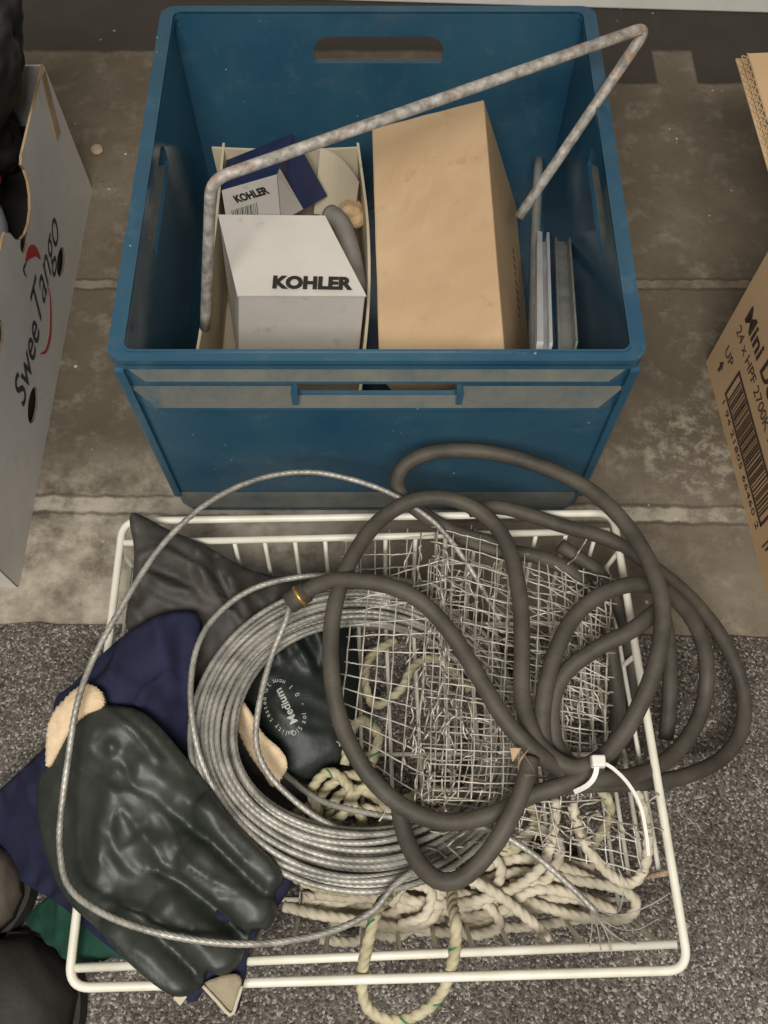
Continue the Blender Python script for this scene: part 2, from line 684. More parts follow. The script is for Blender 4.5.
def text(body, mat, parent, name, org, right, up, size, depth=.0003, bold=0.0, shear=0.0, fit=None, spacing=1.0):
    cu = bpy.data.curves.new('lettering', 'FONT')
    cu.body = body
    cu.size = size
    cu.extrude = depth / 2
    cu.offset = bold
    cu.shear = shear
    cu.space_character = spacing
    cu.resolution_u = 4
    ob = bpy.data.objects.new('lettering', cu)
    COL.objects.link(ob)
    dg = bpy.context.evaluated_depsgraph_get()
    me = bpy.data.meshes.new_from_object(ob.evaluated_get(dg))
    bpy.data.objects.remove(ob)
    right = Vector(right).normalized()
    up = Vector(up)
    up = (up - right * up.dot(right)).normalized()
    nm = right.cross(up)
    sx = 1.0
    if fit and len(me.vertices):
        sx = fit / (max(v.co.x for v in me.vertices) - 0)
    off = wloc(parent) if parent else Vector((0, 0, 0))
    for v in me.vertices:
        c = v.co
        v.co = Vector(org) + right * c.x * sx + up * c.y + nm * (c.z + depth / 2 + .0002) - off
    me.materials.clear()
    me.materials.append(mat)
    me.name = name
    o = bpy.data.objects.new(name, me)
    COL.objects.link(o)
    o.parent = parent
    return o


# ------------------------------------------------------------ setting
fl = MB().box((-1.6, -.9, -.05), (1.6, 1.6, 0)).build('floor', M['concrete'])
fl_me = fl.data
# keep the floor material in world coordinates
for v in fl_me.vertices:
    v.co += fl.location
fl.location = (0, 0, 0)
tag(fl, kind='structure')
# carpet with a ragged cut edge
cedge = []
for i in range(121):
    x = -1.2 + 2.4 * i / 120
    cedge.append((x, .303 - .02 * x + .004 * noise.noise(Vector((x * 30, 0, 0)))))
cp = MB().panel([(-1.2, -.85), (1.2, -.85)] + cedge[::-1], [], lambda u, v, w: Vector((u, v, w + .0002)), .006).build('carpet', M['carpet'])
tag(cp, kind='structure')
wl = MB().hex([(-1.6, 1.43, 0), (1.6, 1.29, 0), (1.6, 1.39, 0), (-1.6, 1.53, 0), (-1.6, 1.43, 2.2), (1.6, 1.29, 2.2), (1.6, 1.39, 2.2), (-1.6, 1.53, 2.2)]).build('wall_back', M['wall'])
tag(wl, kind='structure')
bb = MB().bhex([(-1.6, 1.418, 0), (1.6, 1.278, 0), (1.6, 1.2895, 0), (-1.6, 1.4295, 0), (-1.6, 1.418, .09), (1.6, 1.278, .09), (1.6, 1.2895, .09), (-1.6, 1.4295, .09)], .003).build('baseboard_back', M['skirt'])
tag(bb, kind='structure')

# ------------------------------------------------------------ blue crate
X0, X1, Y0, Y1, HT = -.2345, .2220, .4590, .910, .3
crate = thing('storage_crate', 'blue plastic stacking crate with dusty ribs holding boxes and rods', 'crate', ((X0 + X1) / 2, (Y0 + Y1) / 2, 0))
T = .004


def stadium(cx, cz, hw, hh, r=None, n=7):
    r = min(hw, hh) if r is None else r
    pts = []
    for sx, sy, a0 in ((1, 1, 0), (-1, 1, 90), (-1, -1, 180), (1, -1, 270)):
        for k in range(n):
            a = math.radians(a0 + 90 * k / (n - 1))
            pts.append((cx + sx * (hw - r) + r * math.cos(a), cz + sy * (hh - r) + r * math.sin(a)))
    return pts


mx, my = (X0 + X1) / 2, (Y0 + Y1) / 2


def grip(c, hw, z0=.237, z1=.271, g=0.0):
    hw, z0, z1 = hw + g, z0 - g, z1 + g
    rt, rb_ = .018 + g, .004 + g
    pts = []
    for (sx, z, r_, a0, dz) in ((1, z1, rt, 0, -1), (-1, z1, rt, 90, -1), (-1, z0, rb_, 180, 1), (1, z0, rb_, 270, 1)):
        for k in range(7):
            a = math.radians(a0 + 15 * k)
            pts.append((c + sx * (hw - r_) + r_ * math.cos(a), z + dz * r_ + r_ * math.sin(a)))
    return pts


hole_x = grip(mx, .073)
hole_y = grip(my, .066)
sh = MB()
sh.panel([(X0, .004), (X1, .004), (X1, HT - .002), (X0, HT - .002)], [hole_x], lambda u, v, w: Vector((u, Y0 + w, v)), T)
sh.panel([(X0, .004), (X1, .004), (X1, HT - .002), (X0, HT - .002)], [hole_x], lambda u, v, w: Vector((u, Y1 - w, v)), T)
sh.panel([(Y0, .004), (Y1, .004), (Y1, HT - .002), (Y0, HT - .002)], [hole_y], lambda u, v, w: Vector((X0 + w, u, v)), T)
sh.panel([(Y0, .004), (Y1, .004), (Y1, HT - .002), (Y0, HT - .002)], [hole_y], lambda u, v, w: Vector((X1 - w, u, v)), T)
sh.box((X0, Y0, .004), (X1, Y1, .009))
sh.build('shell', M['crate'], crate)


def ring(lo, hi, grow, z0, z1, rad, inner=None):
    """rounded rectangular frame"""
    def rr(g, r):
        cx, cy = (lo[0] + hi[0]) / 2, (lo[1] + hi[1]) / 2
        return stadium(cx, cy, (hi[0] - lo[0]) / 2 + g, (hi[1] - lo[1]) / 2 + g, r)
    return rr(grow, rad), rr(inner if inner is not None else -T, max(.004, rad - .01))


rim = MB()


def rrect(gx, gy, r_):
    return stadium(mx, my, (X1 - X0) / 2 + gx, (Y1 - Y0) / 2 + gy, r_)


o_, i_ = rrect(.0075, .0065, .016), rrect(-.007, -.0045, .008)
rim.panel(o_, [i_], lambda u, v, w: Vector((u, v, HT - .007 + w)), .007)
o2, i2 = rrect(.0075, .0065, .016), rrect(.005, .004, .014)
rim.panel(o2, [i2], lambda u, v, w: Vector((u, v, HT - .013 + w)), .007)
o3, i3 = rrect(-.0045, -.0025, .010), rrect(-.007, -.0045, .008)
rim.panel(o3, [i3], lambda u, v, w: Vector((u, v, HT - .001 + w)), .0025)
rim.build('rim', M['crate'], crate)


def ledge(name, a, b, nrm, wid, zw, zo, zb_, taper):
    """moulded ledge: dusty sloping top from height zw at the wall to zo at the lip"""
    a, b, nrm = Vector(a), Vector(b), Vector(nrm)
    d = (b - a).normalized()
    ta, tb = taper
    up = Vector((0, 0, 1))
    m = MB()
    vs = [a + up * zb_, b + up * zb_, b + up * zw, a + up * zw,
          a + d * ta + nrm * wid + up * zb_, b - d * tb + nrm * wid + up * zb_, b - d * tb + nrm * wid + up * zo, a + d * ta + nrm * wid + up * zo]
    m.cur = 0
    m.add(vs, [(0, 1, 5, 4), (4, 5, 6, 7), (0, 4, 7, 3), (1, 2, 6, 5), (0, 3, 2, 1)])
    m.cur = 1
    m.add([vs[i] for i in (7, 6, 2, 3)], [(0, 1, 2, 3)])
    return m.build(name, [M['crate'], M['dust']], crate)


e = .0003
for (a, b, nrm, hw) in (((X0, Y0 - e, 0), (X1, Y0 - e, 0), (0, -1, 0), .079), ((X1, Y1 + e, 0), (X0, Y1 + e, 0), (0, 1, 0), .079),
                        ((X0 - e, Y1, 0), (X0 - e, Y0, 0), (-1, 0, 0), .072), ((X1 + e, Y0, 0), (X1 + e, Y1, 0), (1, 0, 0), .072)):
    a, b = Vector(a), Vector(b)
    c = (a + b) / 2
    d = (b - a).normalized()
    ledge('rib', a, b, nrm, .0105, .288, .274, .270, (.022, .022))
    ledge('rib', a, c - d * hw, nrm, .0115, .251, .2315, .2265, (.022, 0))
    ledge('rib', c + d * hw, b, nrm, .0115, .251, .2315, .2265, (0, .022))
    ledge('handle_sill', c - d * hw, c + d * hw, nrm, .0115, .236, .2315, .2265, (0, 0))
    ledge('base_flange', a, b, nrm, .009, .033, .012, .004, (.014, .014))
# corner posts and handle frames
for cx, cy, sx, sy in ((X0, Y0, -1, -1), (X1, Y0, 1, -1), (X0, Y1, -1, 1), (X1, Y1, 1, 1)):
    m = MB()
    m.bhex([(cx - sx * .012, cy + sy * .005, .028), (cx + sx * .005, cy + sy * .005, .028), (cx + sx * .005, cy - sy * .012, .028), (cx - sx * .012, cy - sy * .012, .028),
            (cx - sx * .012, cy + sy * .006, .285), (cx + sx * .006, cy + sy * .006, .285), (cx + sx * .006, cy - sy * .012, .285), (cx - sx * .012, cy - sy * .012, .285)], .003)
    # keep post outside the cavity
    for v in m.v:
        v.x = max(v.x, X1 - T + .0002) if sx > 0 else min(v.x, X0 + T - .0002)
        if abs(v.x - (X1 - T + .0002)) < 1e-6 or abs(v.x - (X0 + T - .0002)) < 1e-6:
            pass
        v.y = max(v.y, Y1 - T + .0002) if sy > 0 else min(v.y, Y0 + T - .0002)
    m.build('corner_post', M['crate'], crate)
for side in range(4):
    cx = mx if side < 2 else my
    hw = .073 if side < 2 else .066
    fn = [lambda u, v, w: Vector((u, Y0 - w, v)), lambda u, v, w: Vector((u, Y1 + w, v)),
          lambda u, v, w: Vector((X0 - w, u, v)), lambda u, v, w: Vector((X1 + w, u, v))][side]
    fo = [(x, max(.2335, min(.2665, z))) for x, z in grip(cx, hw, g=.006)]
    fi = [(x, max(.2337, min(.2663, z))) for x, z in grip(cx, hw, g=.0005)]
    for sg in (-1, 1):
        cheek = stadium(cx + sg * (hw + .003), .243, .003, .0105, .0025)
        MB().panel(cheek, [], fn, .0095).build('handle_cheek', M['crate'], crate)

# ------------------------------------------------------------ inside the crate
# open carton
cx0, cx1, cy0, cy1, ch = -.206, -.03, .50, .862, .163
oc = thing('open_carton', 'shallow open cream-lined carton inside the blue crate, holding small boxes', 'box', ((cx0 + cx1) / 2, (cy0 + cy1) / 2, .0095))
m = MB()
NSEG = 14


def bow(t, a):
    return a * math.sin(math.pi * t)


def sheet(m, pts_bot, pts_top, nrm, th):
    n = len(pts_bot)
    vs = []
    for b, t in zip(pts_bot, pts_top):
        vs += [b, t, t + nrm * th, b + nrm * th]
    fs = []
    for i in range(n - 1):
        a, c = 4 * i, 4 * i + 4
        for k in range(4):
            k2 = (k + 1) % 4
            fs.append((a + k, a + k2, c + k2, c + k))
    fs.append((3, 2, 1, 0))
    e = 4 * (n - 1)
    fs.append((e, e + 1, e + 2, e + 3))
    m.add(vs, fs)


zb = .0097
ys_ = [cy0 + (cy1 - cy0) * i / NSEG for i in range(NSEG + 1)]
xs_ = [cx0 + (cx1 - cx0) * i / NSEG for i in range(NSEG + 1)]
m.box((cx0, cy0, zb), (cx1, cy1, zb + .003))
sheet(m, [Vector((cx1, y, zb)) for y in ys_], [Vector((cx1 + .012 * math.sin(math.pi * (1 - i / NSEG)) + .006 * (1 - i / NSEG), y, ch + .004 * math.sin(i * .9))) for i, y in enumerate(ys_)], Vector((-1, 0, 0)), .003)
sheet(m, [Vector((cx0, y, zb)) for y in ys_], [Vector((cx0 + .014 * math.sin(math.pi * i / NSEG) * .3 + .012 * (i / NSEG), y, ch - .012 * (1 - i / NSEG))) for i, y in enumerate(ys_)], Vector((1, 0, 0)), .003)
sheet(m, [Vector((x, cy1, zb)) for x in xs_], [Vector((x, cy1 - .006 - bow(i / NSEG, .004), ch)) for i, x in enumerate(xs_)], Vector((0, -1, 0)), .003)
sheet(m, [Vector((x, cy0, zb)) for x in xs_], [Vector((x, cy0, ch - .02)) for x in xs_], Vector((0, 1, 0)), .003)
m.build('carton_body', M['cream_card'], oc)
m = MB()
# torn rounded flap corner at back right
fl_ = []
for i in range(9):
    t = i / 8
    fl_.append(Vector((-.075 + .046 * t, cy1 - .012 - .05 * t * t, ch + .004 - .006 * t)))
sheet(m, [p + Vector((-.012, -.03, -.075)) for p in fl_], fl_, Vector((-.3, -.9, .3)).normalized(), .0025)
m.build('flap', M['cream_card'], oc)

# white Kohler box
kz = .2
kt = [Vector((-.147, .6, kz - .004)), Vector((-.021, .6, kz - .004)), Vector((-.064, .709, kz)), Vector((-.180, .711, kz))]
kt = [P(238.7, 295, .197), P(365.5, 295, .197), P(324.7, 217, .2), P(218.7, 216, .2)]
kbz = .06
kb = [Vector((kt[0].x - .020, kt[0].y + .001, kbz)), Vector((kt[1].x - .012, kt[1].y, kbz)), Vector((kt[2].x - .006, kt[2].y - .004, kbz)), Vector((kt[3].x - .010, kt[3].y - .004, kbz))]
wk = thing('oil_filter_box', 'larger white box with bold black lettering at the front of the cream carton', 'box', (kb[0] + kb[2]) / 2)
MB().bhex(kb + kt, .0015).build('box_body', M['white_box'], wk)
# lid panel overlapping the front edge
lid = MB()
up_ = Vector((0, 0, .0022))
lf = [kt[0] + Vector((-.001, -.002, -.001)), kt[1] + Vector((.001, -.002, -.001)), kt[2] + Vector((.0005, 0, 0)), kt[3] + Vector((-.0005, 0, 0))]
lid.hex([p + Vector((0, 0, .0003)) for p in lf] + [p + up_ for p in lf])
lid.build('lid_flap', M['white_box'], wk)


def on_lid(px, py):
    return P(px, py, .1998)


a_, b_ = on_lid(272, 288.5), on_lid(352.5, 290)
text('KOHLER', M['ink'], wk, 'lettering', a_ + Vector((0, 0, .0012)), b_ - a_, Vector((0, 1, 0)), .0215, bold=.0012, fit=(b_ - a_).length, spacing=1.02)

# navy box with white end
yF, yB = .765, .83
nv = [Q(230, 240, yF), Q(281, 222, yF - .006), Q(328, 196, yB - .012), Q(250, 190, yB), Q(222, 190, yF + .006), Q(277, 174, yF), Q(293, 133, yB), Q(226, 160, yB + .01)]
nb_ = thing('parts_box', 'small navy box with a white barcoded end, tilted behind the larger white box', 'box', (nv[0] + nv[2]) / 2)
MB().bhex(nv, .001).build('box_body', M['navy_card'], nb_)
n_f = (nv[1] - nv[0]).cross(nv[4] - nv[0]).normalized()
if n_f.y > 0:
    n_f = -n_f


def onF(s, t):
    b = nv[0].lerp(nv[1], s)
    tp = nv[4].lerp(nv[5], s)
    return b.lerp(tp, t)


m = MB()
q = [onF(.0, .0), onF(1, 0), onF(1, 1), onF(0, 1)]
q = [p + n_f * .0004 for p in q]
m.hex(q + [p + n_f * .0008 for p in q])
m.build('end_panel', M['white_box'], nb_)
rt = onF(.9, .8) - onF(.1, .8)
text('KOHLER', M['ink'], nb_, 'lettering', onF(.24, .70) + n_f * .0014, rt, onF(.3, .9) - onF(.3, .6), .0135, bold=.0006, fit=.045)
m = MB()
for i in range(16):
    s = .12 + .5 * i / 16
    w = R.choice((.008, .012, .018))
    c = [onF(s, .18), onF(s + w, .18), onF(s + w, .58), onF(s, .58)]
    c = [p + n_f * .0013 for p in c]
    m.hex(c + [p + n_f * .0003 for p in c])
m.build('barcode', M['greyink'], nb_)
n_s = (nv[2] - nv[1]).cross(nv[5] - nv[1]).normalized()
if n_s.x < 0:
    n_s = -n_s


def onS(s_, t):
    return nv[1].lerp(nv[2], s_).lerp(nv[5].lerp(nv[6], s_), t)


m = MB()
c = [onS(.0, .02), onS(.46, .02), onS(.14, .99), onS(0, .99)]
c = [p + n_s * .0004 for p in c]
m.hex(c + [p + n_s * .0005 for p in c])
m.build('side_panel', M['white_box'], nb_)
m = MB()
for i in range(7):
    t = .82 - .10 * i
    s_ = .05 + .018 * i
    c = [onS(s_, t), onS(s_ + .06, t - .04), onS(s_ + .09, t + .03), onS(s_ + .02, t + .07)]
    c = [p + n_s * .001 for p in c]
    m.hex(c + [p + n_s * .0003 for p in c])
m.build('orange_print', M['orange'], nb_)

# grey curved plastic piece and crumpled paper in the carton
gp = [P(330, 214, .15), P(341, 224, .155), P(349, 246, .15), P(354, 268, .14), P(358, 292, .13), P(359, 305, .09)]
gc = MB().tube(spline(gp, .004), .0115, 14).build('plastic_elbow', M['greyplastic'], None, True)
tag(gc, 'grey curved plastic tube tucked right of the larger white box', 'pipe')
m = MB()
bm = bmesh.new()
bmesh.ops.create_icosphere(bm, subdivisions=3, radius=.016)
for v in bm.verts:
    v.co *= 1 + .45 * noise.noise(v.co * 70)
    v.co.z *= .8
bm.verts.index_update()
c = P(352, 214, .13)
m.add([v.co + c for v in bm.verts], [[v.index for v in f.verts] for f in bm.faces])
bm.free()
tag(m.build('crumpled_paper', M['paper']), 'crumpled ball of brown paper at the right inside the cream carton', 'paper')

# brown kraft box
A, B = Vector((-.014, .822, .22)), Vector((.108, .821, .26))
C, D = Vector((.117, .513, .227)), Vector((-.005, .514, .186))
E_, F_ = Vector((.168, .842, .082)), Vector((.046, .842, .042))
G, H_ = Vector((.177, .534, .049)), Vector((.055, .534, .0105))
kb_ = thing('cardboard_box', 'plain tan cardboard box leaning on its side in the middle of the blue crate', 'box', (F_ + G) / 2)
bm = bmesh.new()
bv = [bm.verts.new(p) for p in (H_, G, E_, F_, D, C, B, A)]
for f in [(3, 2, 1, 0), (4, 5, 6, 7), (0, 1, 5, 4), (1, 2, 6, 5), (2, 3, 7, 6), (3, 0, 4, 7)]:
    bm.faces.new([bv[i] for i in f])
bmesh.ops.bevel(bm, geom=list(bm.edges), offset=.002, segments=2, affect='EDGES', profile=.5)
bmesh.ops.triangulate(bm, faces=[f for f in bm.faces if len(f.verts) > 4])
bmesh.ops.subdivide_edges(bm, edges=[e for e in bm.edges if e.calc_length() > .05], cuts=14, use_grid_fill=True)
ntop = (B - A).cross(D - A).normalized()
ntop = ntop if ntop.z > 0 else -ntop
for v in bm.verts:
    if (v.co - A).dot(ntop) > -.004:
        s = (v.co - A).dot((B - A).normalized()) / (B - A).length
        t = (v.co - A).dot((D - A).normalized()) / (D - A).length
        dd = math.hypot((s - .34) * 1.0, (t - .36) * 2.2)
        v.co += ntop * (.0012 * noise.noise(v.co * 40) - .0025 * math.exp(-(dd / .13) ** 2) * (1 + noise.noise(v.co * 160)))
bm.verts.index_update()
m = MB()
m.add([v.co.copy() for v in bm.verts], [[v.index for v in f.verts] for f in bm.faces])
bm.free()
m.build('box_body', M['brown'], kb_)
# faint printing on its shaded side
m = MB()
nside = (G - C).cross(B - C).normalized()
if nside.x < 0:
    nside = -nside
for i in range(9):
    t = .36 + .035 * i
    p = B.lerp(C, t).lerp(E_.lerp(G, t), .62)
    dv = (E_ - B).normalized() * R.uniform(.006, .014)
    du = (C - B).normalized() * .003
    c = [p, p + du, p + du + dv, p + dv]
    c = [x + nside * .0004 for x in c]
    m.hex(c + [x + nside * .0003 for x in c])
m.build('side_print', M['brownink'], kb_)

# bent galvanised rod
r1, r2 = Vector(P(212, 183, .348)), Vector((.2445, .782, .373))


def D_(px, py, Z):
    return Vector((0, 0, CH)) + ray(px, py) * Z


r1 = D_(211, 180, .80)
r2 = D_(649, 26, .87)
e1 = D_(205, 328, .955)
e2 = D_(519, 217, .985)


def rounded(pts, rad, step=.004):
    out = [pts[0]]
    for a, b, c in zip(pts, pts[1:], pts[2:]):
        u = (a - b).normalized()
        w = (c - b).normalized()
        s, e = b + u * rad, b + w * rad
        out.append(s)
        for k in range(1, 8):
            t = k / 8
            out.append((s * (1 - t) + b * t) * (1 - t) + (b * (1 - t) + e * t) * t)
        out.append(e)
    out.append(pts[-1])
    full = []
    for a, b in zip(out, out[1:]):
        k = max(1, int((b - a).length / .02))
        full += [a.lerp(b, i / k) for i in range(k)]
    full.append(out[-1])
    return full


rod = thing('bent_rod', 'galvanised steel rod bent into a U, sticking out over the blue crate', 'rod', e1)
MB().tube(rounded([e1, r1, r2, e2], .017), .0055, 14).build('rod_body', M['galv'], rod, True)
# bars at the right of the crate
tb = MB().tube(spline([Vector((.1955, .889, .112)), Vector((.188, .78, .083)), Vector((.172, .52, .0165))], .02), .006, 14)
tag(tb.build('steel_tube', M['tube'], None, True), 'round grey steel tube sloping up the right side of the blue crate', 'pipe')


def bar_along(a, b, prof):
    """extrude 2-D profile (u right, v up) from a to b"""
    d = (b - a).normalized()
    rgt = d.cross(Vector((0, 0, 1))).normalized()
    upv = rgt.cross(d).normalized()
    vs = [a + rgt * u + upv * v for u, v in prof] + [b + rgt * u + upv * v for u, v in prof]
    n = len(prof)
    tris = tri2d(prof)[1]
    fs = [tuple(reversed(t)) for t in tris] + [tuple(i + n for i in t) for t in tris]
    fs += [(i, (i + 1) % n, n + (i + 1) % n, n + i) for i in range(n)]
    return MB().add(vs, fs)


cA, cB = P(541, 243, .105), Q(542, 356, .49)
cA = Vector((cA.x, cA.y, .105))
prof = [(-.007, 0), (.0075, 0), (.0075, .014), (.0045, .014), (.0045, .002), (-.001, .002), (-.001, .014), (-.007, .014)]
tag(bar_along(cB, cA, prof).build('metal_channel', M['alu']), 'bright aluminium channel with a dark slot leaning in the right of the crate', 'metal bar')
cA2, cB2 = P(561, 243, .105), Q(566, 356, .49)
prof = [(-.008, 0), (.008, 0), (.008, .016), (.006, .016), (.006, .002), (-.006, .002), (-.006, .006), (-.008, .006)]
tag(bar_along(cB2, cA2, prof).build('metal_angle', M['tube']), 'dull grey metal angle beside the bright channel, against the crate wall', 'metal bar')

# ------------------------------------------------------------ white fruit carton, left
LX = -.41
lc = thing('fruit_carton', 'white fruit carton with script lettering and round vents at the left edge', 'box', (LX - .18, .653, 0))
ly0, ly1, lh = .356, .951, .2
CT_ = .003


def vent(px, py, ry, rz):
    p = QX(px, py, LX)
    return [(p.y + ry * math.cos(a * math.pi / 10), p.z + rz * math.sin(a * math.pi / 10)) for a in range(20)]


top = [(ly1, lh), (.80, lh), (.79, lh - .004)]
for k in range(9):
    a = math.pi * k / 8
    top.append((.745 + .047 * math.cos(a), lh - .012 - .036 * math.sin(a)))
top += [(.69, lh - .002), (.68, lh - .001), (.50, lh - .004), (ly0, lh)]
outer = [(ly0, 0.0), (ly1, 0.0)] + top
hs = [vent(33, 405, .024, .013), vent(61, 262, .022, .012), vent(24, 241, .016, .009), vent(-2, 338, .022, .013)]
m = MB()
m.panel(outer, hs, lambda u, v, w: Vector((LX - w, u, v)), CT_, 1)
m.box((LX - .36, ly0, 0), (LX - CT_, ly0 + CT_, lh))
m.box((LX - .36, ly1 - CT_, 0), (LX - CT_, ly1, lh))
m.box((LX - .3645, ly0, 0), (LX - .36, ly1, lh))
m.box((LX - .36, ly0 + CT_, .0002), (LX - CT_, ly1 - CT_, CT_))
m.build('carton_body', [M['white_card'], M['rawedge']], lc)
# raw tan cut edges along the top of the side
m = MB()
for i, (a, b) in enumerate(zip(top, top[1:])):
    pa, pb = Vector((LX, a[0], a[1] + .0002)), Vector((LX, b[0], b[1] + .0002))
    w = Vector((-CT_, 0, 0))
    u = Vector((0, 0, .0009))
    m.hex([pa, pb, pb + w, pa + w, pa + u, pb + u, pb + w + u, pa + w + u])
m.build('cut_edge', M['cardedge'], lc)
m = MB()
m.hex([(LX + .0003, ly1 - .004, .196), (LX + .0003, .92, .125), (LX + .0003, .90, .13), (LX + .0003, .93, .199),
       (LX + .0009, ly1 - .004, .196), (LX + .0009, .92, .125), (LX + .0009, .90, .13), (LX + .0009, .93, .199)])
m.build('tape', M['cardedge'], lc)
a_, b_ = QX(23, 410, LX), QX(61, 232, LX)
text('Swee', M['greyink'], lc, 'lettering', a_, b_ - a_, Vector((0, 0, 1)), .050, shear=.25, bold=.0003, fit=.42 * (b_ - a_).length)
p_ = a_.lerp(b_, .40)
text('Tango', M['greyink'], lc, 'lettering', p_ + Vector((0, 0, .004)), b_ - a_, Vector((0, 0, 1)), .056, shear=.45, bold=-.0002, fit=.60 * (b_ - a_).length)


def ink(parent, name, mat, pxs, X, widths, nn=.0006):
    pts = spline([QX(x, y, X) for x, y in pxs], .004)
    m_ = MB()
    n = len(pts)
    vs = []
    for i, p in enumerate(pts):
        t = (pts[min(n - 1, i + 1)] - pts[max(0, i - 1)]).normalized()
        s = t.cross(Vector((1, 0, 0))).normalized()
        w = widths[0] + (widths[1] - widths[0]) * math.sin(math.pi * i / (n - 1))
        vs += [p + s * w + Vector((.0002, 0, 0)), p - s * w + Vector((.0002, 0, 0)), p - s * w + Vector((nn, 0, 0)), p + s * w + Vector((nn, 0, 0))]
    fs = [(3, 2, 1, 0), (4 * n - 4, 4 * n - 3, 4 * n - 2, 4 * n - 1)]
    for i in range(n - 1):
        for k in range(4):
            k2 = (k + 1) % 4
            fs.append((4 * i + k, 4 * i + k2, 4 * i + 4 + k2, 4 * i + 4 + k))
    m_.add(vs, fs)
    return m_.build(name, mat, parent)


ink(lc, 'red_swash', M['red'], [(40, 354), (46, 350), (50, 332), (50, 300), (47, 285)], LX, (.0006, .0030))
ink(lc, 'red_swash', M['red'], [(25, 262), (29, 253), (35, 251), (40, 259)], LX, (.001, .007))
ink(lc, 'dark_swash', M['greyink'], [(26, 262), (23, 270), (26, 277)], LX, (.0005, .0018))
# things inside it
m = MB()
bm = bmesh.new()
bmesh.ops.create_icosphere(bm, subdivisions=5, radius=1)
for v in bm.verts:
    n_ = v.co.normalized()
    f = 1 + .10 * noise.noise(n_ * 3) + .05 * noise.noise(n_ * 9)
    v.co = Vector((n_.x * .088 * f, n_.y * .085 * f, n_.z * .125 * f + .235))
    if v.co.z < .2:
        v.co.x += (.2 - v.co.z) * .35
    v.co.x += max(0, v.co.z - .19) * .62
    if v.co.z < .2:
        v.co.x = min(v.co.x, .108)
    v.co.y = min(v.co.y, .078)
    v.co.z = max(v.co.z, .1185)
bm.verts.index_update()
c = Vector((-.528, .866, 0))
m.add([v.co + c for v in bm.verts], [[v.index for v in f.verts] for f in bm.faces])
bm.free()
tag(m.build('bin_bag', M['black'], None, True), 'bulging black bag standing in the white fruit carton', 'bag')
pk = thing('plastic_pack', 'pale blue and orange plastic pack beside the black bag, at the left edge', 'pack', (-.475, .62, .1))
pc = Vector((-.462, .715, .168))
m = MB()
m.ball(pc, .034, .058, .05, 24, 14)
m.build('pack_body', M['bluegrey'], pk, True)
m = MB(); m.ball(pc + Vector((.012, .05, .035)), .022, .02, .02, 18, 10)
m.build('orange_cap', M['orangeplastic'], pk, True)
m = MB(); m.ball(pc + Vector((.012, -.04, .01)), .025, .03, .03, 18, 10)
m.build('blue_film', M['bluefilm'], pk, True)
m = MB().bhex([(-.56, .365, .0034), (-.4145, .365, .0034), (-.4145, .943, .0034), (-.56, .943, .0034), (-.56, .365, .118), (-.4145, .365, .118), (-.4145, .943, .118), (-.56, .943, .118)], .004)  # dark block added behind the vents so the carton interior looks shaded
tag(m.build('vent_backing', M['black']), 'dark block added inside the white fruit carton to darken its round vents', 'box')

# ------------------------------------------------------------ brown carton, right
o0 = P(706, 362, 0)
o1 = P(768, 600, 0)
dv = (o1 - o0).normalized()
nx = Vector((-dv.y, dv.x, 0))          # to the right
if nx.x < 0:
    nx = -nx
BL_, BW_, BH_ = .40, .34, .25
rc = thing('shipping_carton', 'open brown shipping carton with barcode at the right edge', 'box', o0 + dv * .2 + nx * .17)


def fr(u, w, z):
    return o0 + dv * u + nx * w + Vector((0, 0, z))


m = MB()
th = .006
m.panel([(0, 0), (BL_, 0), (BL_, BH_), (0, BH_)], [], lambda u, v, w: fr(u, w, v), th)
m.panel([(0, 0), (BL_, 0), (BL_, BH_), (0, BH_)], [], lambda u, v, w: fr(u, BW_ - w, v), th)
m.panel([(th, 0), (BW_ - th, 0), (BW_ - th, BH_), (th, BH_)], [], lambda u, v, w: fr(w, u, v), th)
m.panel([(th, 0), (BW_ - th, 0), (BW_ - th, BH_), (th, BH_)], [], lambda u, v, w: fr(BL_ - w, u, v), th)
m.panel([(th, th), (BW_ - th, th), (BW_ - th, BL_ - th), (th, BL_ - th)], [], lambda u, v, w: fr(v, u, .001 + w), th)
m.build('carton_body', M['brown2'], rc)
# rear flap folded open backwards, double-wall edge showing flutes
fw, ftk = .24, .007
base = fr(0, .0075, BH_)
tip = P(745, 59, .25)
fdir = (tip - base)
flen = fdir.length
fdir.normalize()
fup = nx.cross(fdir)
if fup.z < 0:
    fup = -fup


def ff_(a, b, h):
    sag = -.03 * (b / fw) ** 1.0 * (a / flen)
    return base + fdir * a + nx * b + fup * h + Vector((0, 0, 0))


NA = 14
for nm_, h0, h1, mm in (('flap', ftk - .0008, ftk, M['brown2']), ('flap_liner', -.0, .0008, M['brown2'])):
    m = MB()
    for i in range(NA):
        a0, a1 = flen * i / NA, flen * (i + 1) / NA
        e0 = 0.0
        m.hex([ff_(a0, 0, h0), ff_(a0, fw, h0), ff_(a1, fw, h0), ff_(a1, 0, h0), ff_(a0, 0, h1), ff_(a0, fw, h1), ff_(a1, fw, h1), ff_(a1, 0, h1)])
    m.build(nm_, mm, rc)
# crushed, slanting cut edge: liners and zigzag flutes of the double wall
m = MB()
EB = .0105


def ce(a, k_):
    """k_ 0 = inner top edge, 1 = outer bottom edge of the slanting cut"""
    return ff_(a, -EB * k_, ftk * (1 - k_) + .0004)


